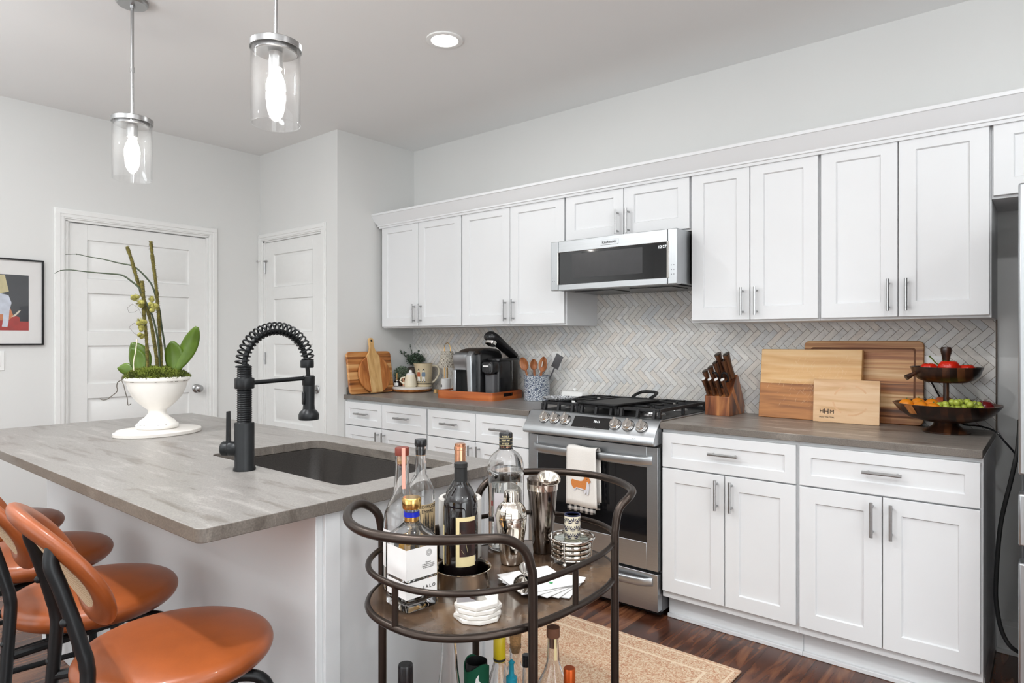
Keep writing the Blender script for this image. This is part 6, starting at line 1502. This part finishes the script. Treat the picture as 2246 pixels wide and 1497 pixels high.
text('signature', 'fat', .009, lm_(-34, .0394, .053) , M['ink'], t, bend=.0394, ext=.0001)
# large vodka bottle
t = bottle('vodka_bottle', 'large round-shouldered clear bottle with black lettered cap, tallest on the cart', -1.109, 1.312, ZT, [(.044, 0), (.0475, .005), (.0475, .190), (.0485, .192), (.0485, .206), (.0475, .208), (.0475, .214), (.043, .232), (.032, .246), (.020, .254), (.0165, .262), (.0160, .285)], liquid=.204, wall=.0032)
cyl('cap', t, [(.0175, .256), (.0178, .258), (.0178, .296), (.0165, .299), (.001, .299)], 'black', 32)
for z, s in ((.290, 'NOBLE'), (.280, 'VISIT MY'), (.271, 'FINEST'), (.2625, 'HOLLAND')): text('cap_lettering', s, .0062, lm_(-52, .0179, z), M['label_cream'] if s != 'HOLLAND' else M['copper'], t, bend=.0179, ext=.00015)
g = G()
for z in (.2855, .2755, .267): g.at(T(0, 0, z)); g.lathe([(.0180, 0), (.0180, .0006)], 28, cap0=False, cap1=False)
obj('cap_lines', g, M['label_cream'], t)
text('embossed_lettering', 'NOLET  DISTILLERY', .012, lm_(-52, .0487, .199), M['glass'], t, bend=.0487, ext=.0003)
wrap('label', t, .0475, -88, -22, .040, .150, mat('frosted_label', sr(216, 208, 210), .4, 0, .03), label='pale frosted label'); wrap('seal', t, .0481, -100, -93, .115, .128, mat('red_seal', sr(150, 50, 48), .5), label='small dark red seal')
# cobbler shaker
t = thing('cocktail_shaker', 'small fluted silver cocktail shaker with capped top beside the tall tin', 'cocktail shaker', (-1.016, 1.222, ZT))
cyl('body', t, [(.022, 0), (.0255, .003), (.028, .030), (.0365, .090), (.0380, .112), (.0375, .114)], 'silver', 56, sharp=60)
obj('shoulder', G().lathe([(.0380, .112), (.0385, .118), (.0330, .136), (.0245, .146), (.0185, .150), (.0185, .152), (.001, .152)], 60, flute=(15, .02)), M['silver'], t, sharp=60)
obj('top_cap', G().lathe([(.0185, .150), (.0180, .168), (.0150, .177), (.001, .179)], 48, flute=(12, .03)), M['silver'], t, sharp=60)
# tall tin with nested tin and fluted cup
t = thing('shaker_tin', 'tall gunmetal cocktail tin holding a fluted cup, between the shaker and coasters', 'shaker tin', (-1.009, 1.339, ZT))
cyl('tin', t, [(.0225, 0), (.0240, .002), (.0290, .06), (.0365, .145), (.0390, .172), (.0400, .185), (.0405, .187), (.0385, .186), (.0350, .14), (.022, .006), (.001, .006)], 'darksteel', 56, sharp=60)
cyl('rim_band', t, [(.0382, .160), (.0394, .1605), (.0404, .176), (.0404, .1765)], 'silver', 56, label='bright band at the rim')
t = thing('fluted_cup', 'small fluted silver cup resting tilted in the mouth of the tall tin', 'jigger', (-1.000, 1.345, ZT + .158)); t.rotation_euler = (radians(16), radians(24), 0)
obj('cup', G().lathe([(.001, 0), (.010, .001), (.014, .012), (.026, .036), (.0295, .040), (.0275, .0402), (.024, .036), (.012, .012), (.001, .004)], 64, flute=(14, .014), cap0=False), M['silver'], t, sharp=60)
# coaster caddy with four glass coasters and a shot glass
HX, HY = -.910, 1.325
t = thing('coaster_caddy', 'round footed silver wire caddy holding glass coasters', 'coaster holder', (HX, HY, ZT))
g = G()
for z, r in ((.061, .0555), (.014, .046)): g.tube([(r * cos(a), r * sin(a), z) for a in [2 * pi * i / 48 for i in range(48)]], .0022, 8, closed=True)
for k in range(4):
    a = radians(-75 + 90 * k); g.at(RZ(-75 + 90 * k)); g.tube([(.050, 0, .009), (.0525, 0, .064)], .0022, 8); g.ball((.050, 0, .0055), .0055, n=12, m=8)
g.at(Matrix.Identity(4)); g.tube([(-.046, 0, .014), (.046, 0, .014)], .002, 6); g.tube([(0, -.046, .014), (0, .046, .014)], .002, 6)
obj('wire_frame', g, M['chrome'], t)
for k, lab in enumerate(('lowest', 'second from the bottom', 'second from the top', 'top')):
    c = thing('glass_coaster', f'silver-rimmed glass coaster, {lab} of the four in the caddy', 'coaster', (HX, HY, ZT + .0165 + k * .0112), group='coasters in the silver caddy')
    cyl('rim', c, [(.040, 0), (.0465, .001), (.0480, .005), (.0465, .0095), (.0445, .0098), (.0430, .007), (.040, .002)], 'silver', 48, sharp=60); cyl('glass_disc', c, [(.0425, .004), (.0425, .0072), (.001, .0072)], 'glass_t', 40)
t = thing('shot_glass', 'white ceramic shot cup with dark blue petal pattern on the coaster stack', 'cup', (HX, HY + .004, ZT + .0165 + 3 * .0112 + .0078))
cyl('cup', t, [(.0185, 0), (.0195, .002), (.0200, .054), (.0200, .057), (.0175, .057), (.0165, .008), (.001, .008)], 'cream', 40, sharp=60); M['rim_blue'] = mat('dark_blue_rim', sr(28, 32, 60), .3); cyl('rim_line', t, [(.0203, .0550), (.0205, .0575), (.0170, .0578), (.0170, .055)], 'rim_blue', 40)
g = G()
def petal(a0, z0, ang, ln, wd):
    vs = []
    for q in range(10):
        u = q / 10 * 2 * pi; du = ln * (.62 + .38 * cos(u)); dv = wd * sin(u) * (.7 + .3 * cos(u)); x_ = du * cos(ang) - dv * sin(ang); z_ = du * sin(ang) + dv * cos(ang)
        aa = a0 + x_ / .0200; zz = z0 + z_
        if not .0025 < zz < .0545: return
        vs.append((.0203 * cos(aa), .0203 * sin(aa), zz))
    g.add(vs, [tuple(range(10))])
for k in range(7):
    for zz, off_ in ((.004, 0), (.0215, .45), (.040, .1)):
        for j in range(7): petal(2 * pi * k / 7 + off_, zz, radians(0 + 30 * j), .0125, .0017)
obj('petal_print', g, M['rim_blue'], t, label='dark blue petal fans')
def cap_ring_fix(): pass
# napkins
NAP = [(-.862, 1.170, 18), (-.868, 1.166, 8), (-.872, 1.160, -3), (-.880, 1.154, -14), (-.886, 1.150, -25)]
for i, (x, y, a) in enumerate(NAP):
    g = G(); s = .062; K = 8; vs = []; 
    for zz in (0, .0012):
        for j in range(K + 1):
            for k in range(K + 1): u, v = j / K * 2 - 1, k / K * 2 - 1; vs.append((u * s * 1.05, v * s * 1.05, zz + .0014 * (sin(u * 3 + i) * sin(v * 2.4) + 1) * .5))
    n = (K + 1) ** 2; fs = []
    for j in range(K):
        for k in range(K): a_ = j * (K + 1) + k; fs += [(a_, a_ + 1, a_ + K + 2, a_ + K + 1), (n + a_ + K + 1, n + a_ + K + 2, n + a_ + 1, n + a_)]
    g.add(vs, fs)
    o = obj('paper_napkin', g, M['paper'], loc=(x, y, ZT + .0005 + i * .0022)); o.rotation_euler = (0, 0, radians(a))
    lab = ('white paper napkin at the bottom of the fanned napkins', 'white paper napkin second from the bottom of the fan', 'white paper napkin in the middle of the fan', 'white paper napkin second from the top of the fan', 'white paper napkin with a green dot, top of the fan')[i]
    tag(o, lab, 'napkin', 'fanned napkins on the cart')
    if i == 4: cyl('green_dot', o, [(.0042, .003), (.0042, .0036), (.001, .0036)], mat('green_dot', sr(60, 150, 90), .6), 16, label='small green printed dot').location = (.035, .02, 0)
# double jigger lying on the napkins
t = thing('double_jigger', 'silver double-ended jigger lying on the napkin fan', 'jigger', (-.885, 1.110, ZT + .031)); t.rotation_euler = (0, radians(90), radians(-56))
def jig(z0, s, r0, h): return [(r0 * .35, z0), (r0 * .42, z0 + s * .004), (r0 * .9, z0 + s * h * .8), (r0, z0 + s * h), (r0 * .93, z0 + s * h), (r0 * .8, z0 + s * h * .75), (.001, z0 + s * .006)]
cyl('large_cup', t, jig(.006, 1, .020, .045), 'chrome', 32, sharp=60); cyl('small_cup', t, jig(-.006, -1, .0165, .034), 'chrome', 32, sharp=60); cyl('waist', t, [(.006, -.008), (.0045, 0), (.006, .008)], 'chrome', 20)
# stone coasters
for i, (a, lab) in enumerate(((4, 'bottom'), (22, 'second'), (-8, 'third'), (10, 'top'))):
    P = [(.0475 * (1 + .03 * cos(5 * q + i)) * cos(q), .0475 * (1 + .03 * sin(4 * q)) * sin(q)) for q in [2 * pi * k / (8 if i < 3 else 6) for k in range(8 if i < 3 else 6)]]
    o = obj('stone_coaster', G().prism(P, 0, .0085), M['marble'], loc=(-.872, .946, ZT + i * .0089), bev=.002, seg=3); o.rotation_euler = (0, 0, radians(a)); tag(o, {'bottom': 'faceted white marble coaster, bottom of the stack at the cart front', 'second': 'faceted white marble coaster, second from the bottom of the stack', 'third': 'faceted white marble coaster just under the inlaid top one', 'top': 'six-sided marble coaster with grey and silver inlay, top of the stack'}[lab], 'coaster', 'marble coasters stacked on the cart')
obj('grey_inlay', G().prism([(-.046, -.006), (-.022, -.040), (.004, -.018), (.012, .010), (-.010, .026), (-.024, .038)], .0085, .0090), mat('grey_inlay', sr(132, 128, 130), .25), o, label='grey inlaid wedge'); obj('silver_inlay', G().prism([(-.014, -.010), (.008, -.014), (.020, .002), (.006, .014), (-.006, .006)], .0090, .0094), M['silver'], o, label='silver inlaid leaf')

# ---- lower shelf bottles
def at_l(x, y): return x, y, ZL
t = bottle('liquor_bottle', 'clear bottle with bright yellow cap on the lower shelf', -1.045, 1.212, ZL, [(.029, 0), (.033, .004), (.033, .150), (.030, .185), (.020, .215), (.0145, .235), (.0140, .280)], liquid=.13)
cyl('cap', t, [(.0145, .238), (.0150, .240), (.0150, .296), (.0135, .299), (.001, .299)], 'yellow', 28); cyl('cap_band', t, [(.0152, .240), (.0152, .246)], 'ink', 28)
wrap('label', t, .033, -90, -20, .05, .13, 'label'); wrap('seal', t, .0336, -65, -40, .138, .156, mat('maroon_seal', sr(120, 30, 44), .5))
t = bottle('decanter', 'tall conical clear glass bottle on the lower shelf, left of the green sleeve', -1.066, 1.060, ZL, [(.038, 0), (.041, .004), (.041, .12), (.030, .20), (.020, .275), (.0165, .33), (.0175, .338)], liquid=.05)
g = G().at(lm_(-45, .036, .175)); g.tube([(.015 * cos(a), .015 * sin(a), 0) for a in [2 * pi * i / 28 for i in range(28)]], .0005, 4, closed=True); g.tube([(.012 * cos(a), .012 * sin(a), 0) for a in [2 * pi * i / 28 for i in range(28)]], .0003, 4, closed=True); obj('emblem', g, M['ink'], t)
t = thing('bottle_sleeve', 'dark green insulated bottle sleeve with white flame print on the lower shelf', 'bottle sleeve', (-1.054, 1.139, ZL))
P = G(); n = 48; vs = []; prof = [(.030, 0), (.031, .02), (.031, .16), (.030, .21), (.0305, .255)]
for r, z in prof + [(r - .003, z) for r, z in prof[::-1]]:
    for i in range(n): a = 2 * pi * i / n; vs.append((r * cos(a), r * sin(a), z + (.010 * cos(2 * (a + .3)) if z > .24 else 0)))
K = len(prof) * 2; P.add(vs, [(k * n + i, k * n + (i + 1) % n, (k + 1) * n + (i + 1) % n, (k + 1) * n + i) for k in range(K - 1) for i in range(n)]); obj('sleeve', P, M['green'], t)
cyl('inner_lining', t, [(.0268, .02), (.0268, .235), (.0255, .262), (.0245, .262), (.0245, .02)], 'blacksoft', 36, label='black inner lining')
g = G()
for pts in ([(-.004, .215), (-.001, .235), (.006, .245), (.005, .232), (.011, .224), (.010, .212), (.004, .206)], [(-.016, .188), (-.006, .206), (.004, .198), (.014, .206), (.012, .192), (.002, .186), (-.008, .190)]):
    vs = []
    for u, z in pts: a = radians(-48) + u / .0312; vs.append((.0317 * cos(a), .0317 * sin(a), z))
    g.add(vs, [tuple(range(len(vs)))])
obj('flame_print', g, M['label'], t)
t = thing('wine_bottle', 'bottle with glossy black cap at the near left of the lower shelf', 'bottle', (-1.031, .899, ZL)); cyl('glass_body', t, [(.034, 0), (.037, .004), (.037, .19), (.030, .22), (.016, .24), (.0145, .29), (.001, .29)], 'winebottle', 36); cyl('cap', t, [(.0155, .29), (.0160, .292), (.0155, .350), (.0145, .353), (.001, .353)], 'black', 28)
t = bottle('cork_bottle', 'clear bottle closed with a fat cork, right behind the yellow-capped one', -1.060, 1.292, ZL, [(.028, 0), (.031, .004), (.031, .15), (.026, .175), (.0155, .195), (.0150, .225), (.0170, .230), (.0150, .236), (.0150, .245)]); cyl('cork', t, [(.0105, .225), (.0140, .246), (.0155, .270), (.001, .271)], 'cork', 24)
t = bottle('small_bottle', 'slim clear bottle with small black cap beside a cart leg, lower shelf', -.998, 1.258, ZL, [(.018, 0), (.020, .003), (.020, .15), (.010, .18), (.0085, .225)]); cyl('cap', t, [(.0095, .222), (.0095, .250), (.001, .2505)], 'black', 20)
t = bottle('liquor_bottle', 'clear bottle with walnut-brown stopper, far right of the lower shelf', -.885, 1.215, ZL, [(.034, 0), (.0375, .004), (.0375, .215), (.034, .240), (.022, .262), (.0155, .285), (.0130, .335), (.0135, .342)], liquid=.12); cyl('stopper', t, [(.0090, .318), (.0092, .342), (.0150, .342), (.0155, .345), (.0150, .364), (.001, .3645)], mat('brown_wood_stopper', sr(112, 74, 54), .6), 28)
obj('tax_strip', G().at(RZ(-35)).add([(.0150, -.003, .342), (.0150, .003, .342), (.0175, -.003, .295), (.0175, .003, .295)], [(0, 1, 3, 2)]), M['label_cream'], t); wrap('label', t, .0375, -85, -15, .10, .19, 'label')
t = thing('wine_bottle', 'bottle with orange foil top nearest the right edge of the lower shelf', 'bottle', (-.826, 1.195, ZL)); cyl('glass_body', t, [(.030, 0), (.033, .004), (.033, .16), (.024, .19), (.0125, .21), (.0120, .26), (.001, .26)], 'winebottle', 36); cyl('foil', t, [(.0132, .235), (.0132, .294), (.0120, .297), (.001, .297)], 'orangefoil', 28)
t = bottle('bitters_bottle', 'little bottle with a teal top in front of a cart leg on the lower shelf', -.930, 1.120, ZL, [(.022, 0), (.024, .003), (.024, .20), (.012, .235), (.010, .262)]); cyl('teal_top', t, [(.0125, .255), (.0125, .272), (.006, .278), (.005, .300), (.0075, .305), (.001, .312)], mat('teal_plastic', sr(24, 130, 150), .4), 20)
t = bottle('bitters_bottle', 'little bottle with a red top beside the walnut-stoppered one', -.852, 1.130, ZL, [(.020, 0), (.022, .003), (.022, .19), (.012, .225), (.009, .245)]); cyl('red_top', t, [(.0110, .240), (.0110, .262), (.006, .270), (.001, .272)], mat('red_plastic', sr(190, 30, 50), .4), 20)
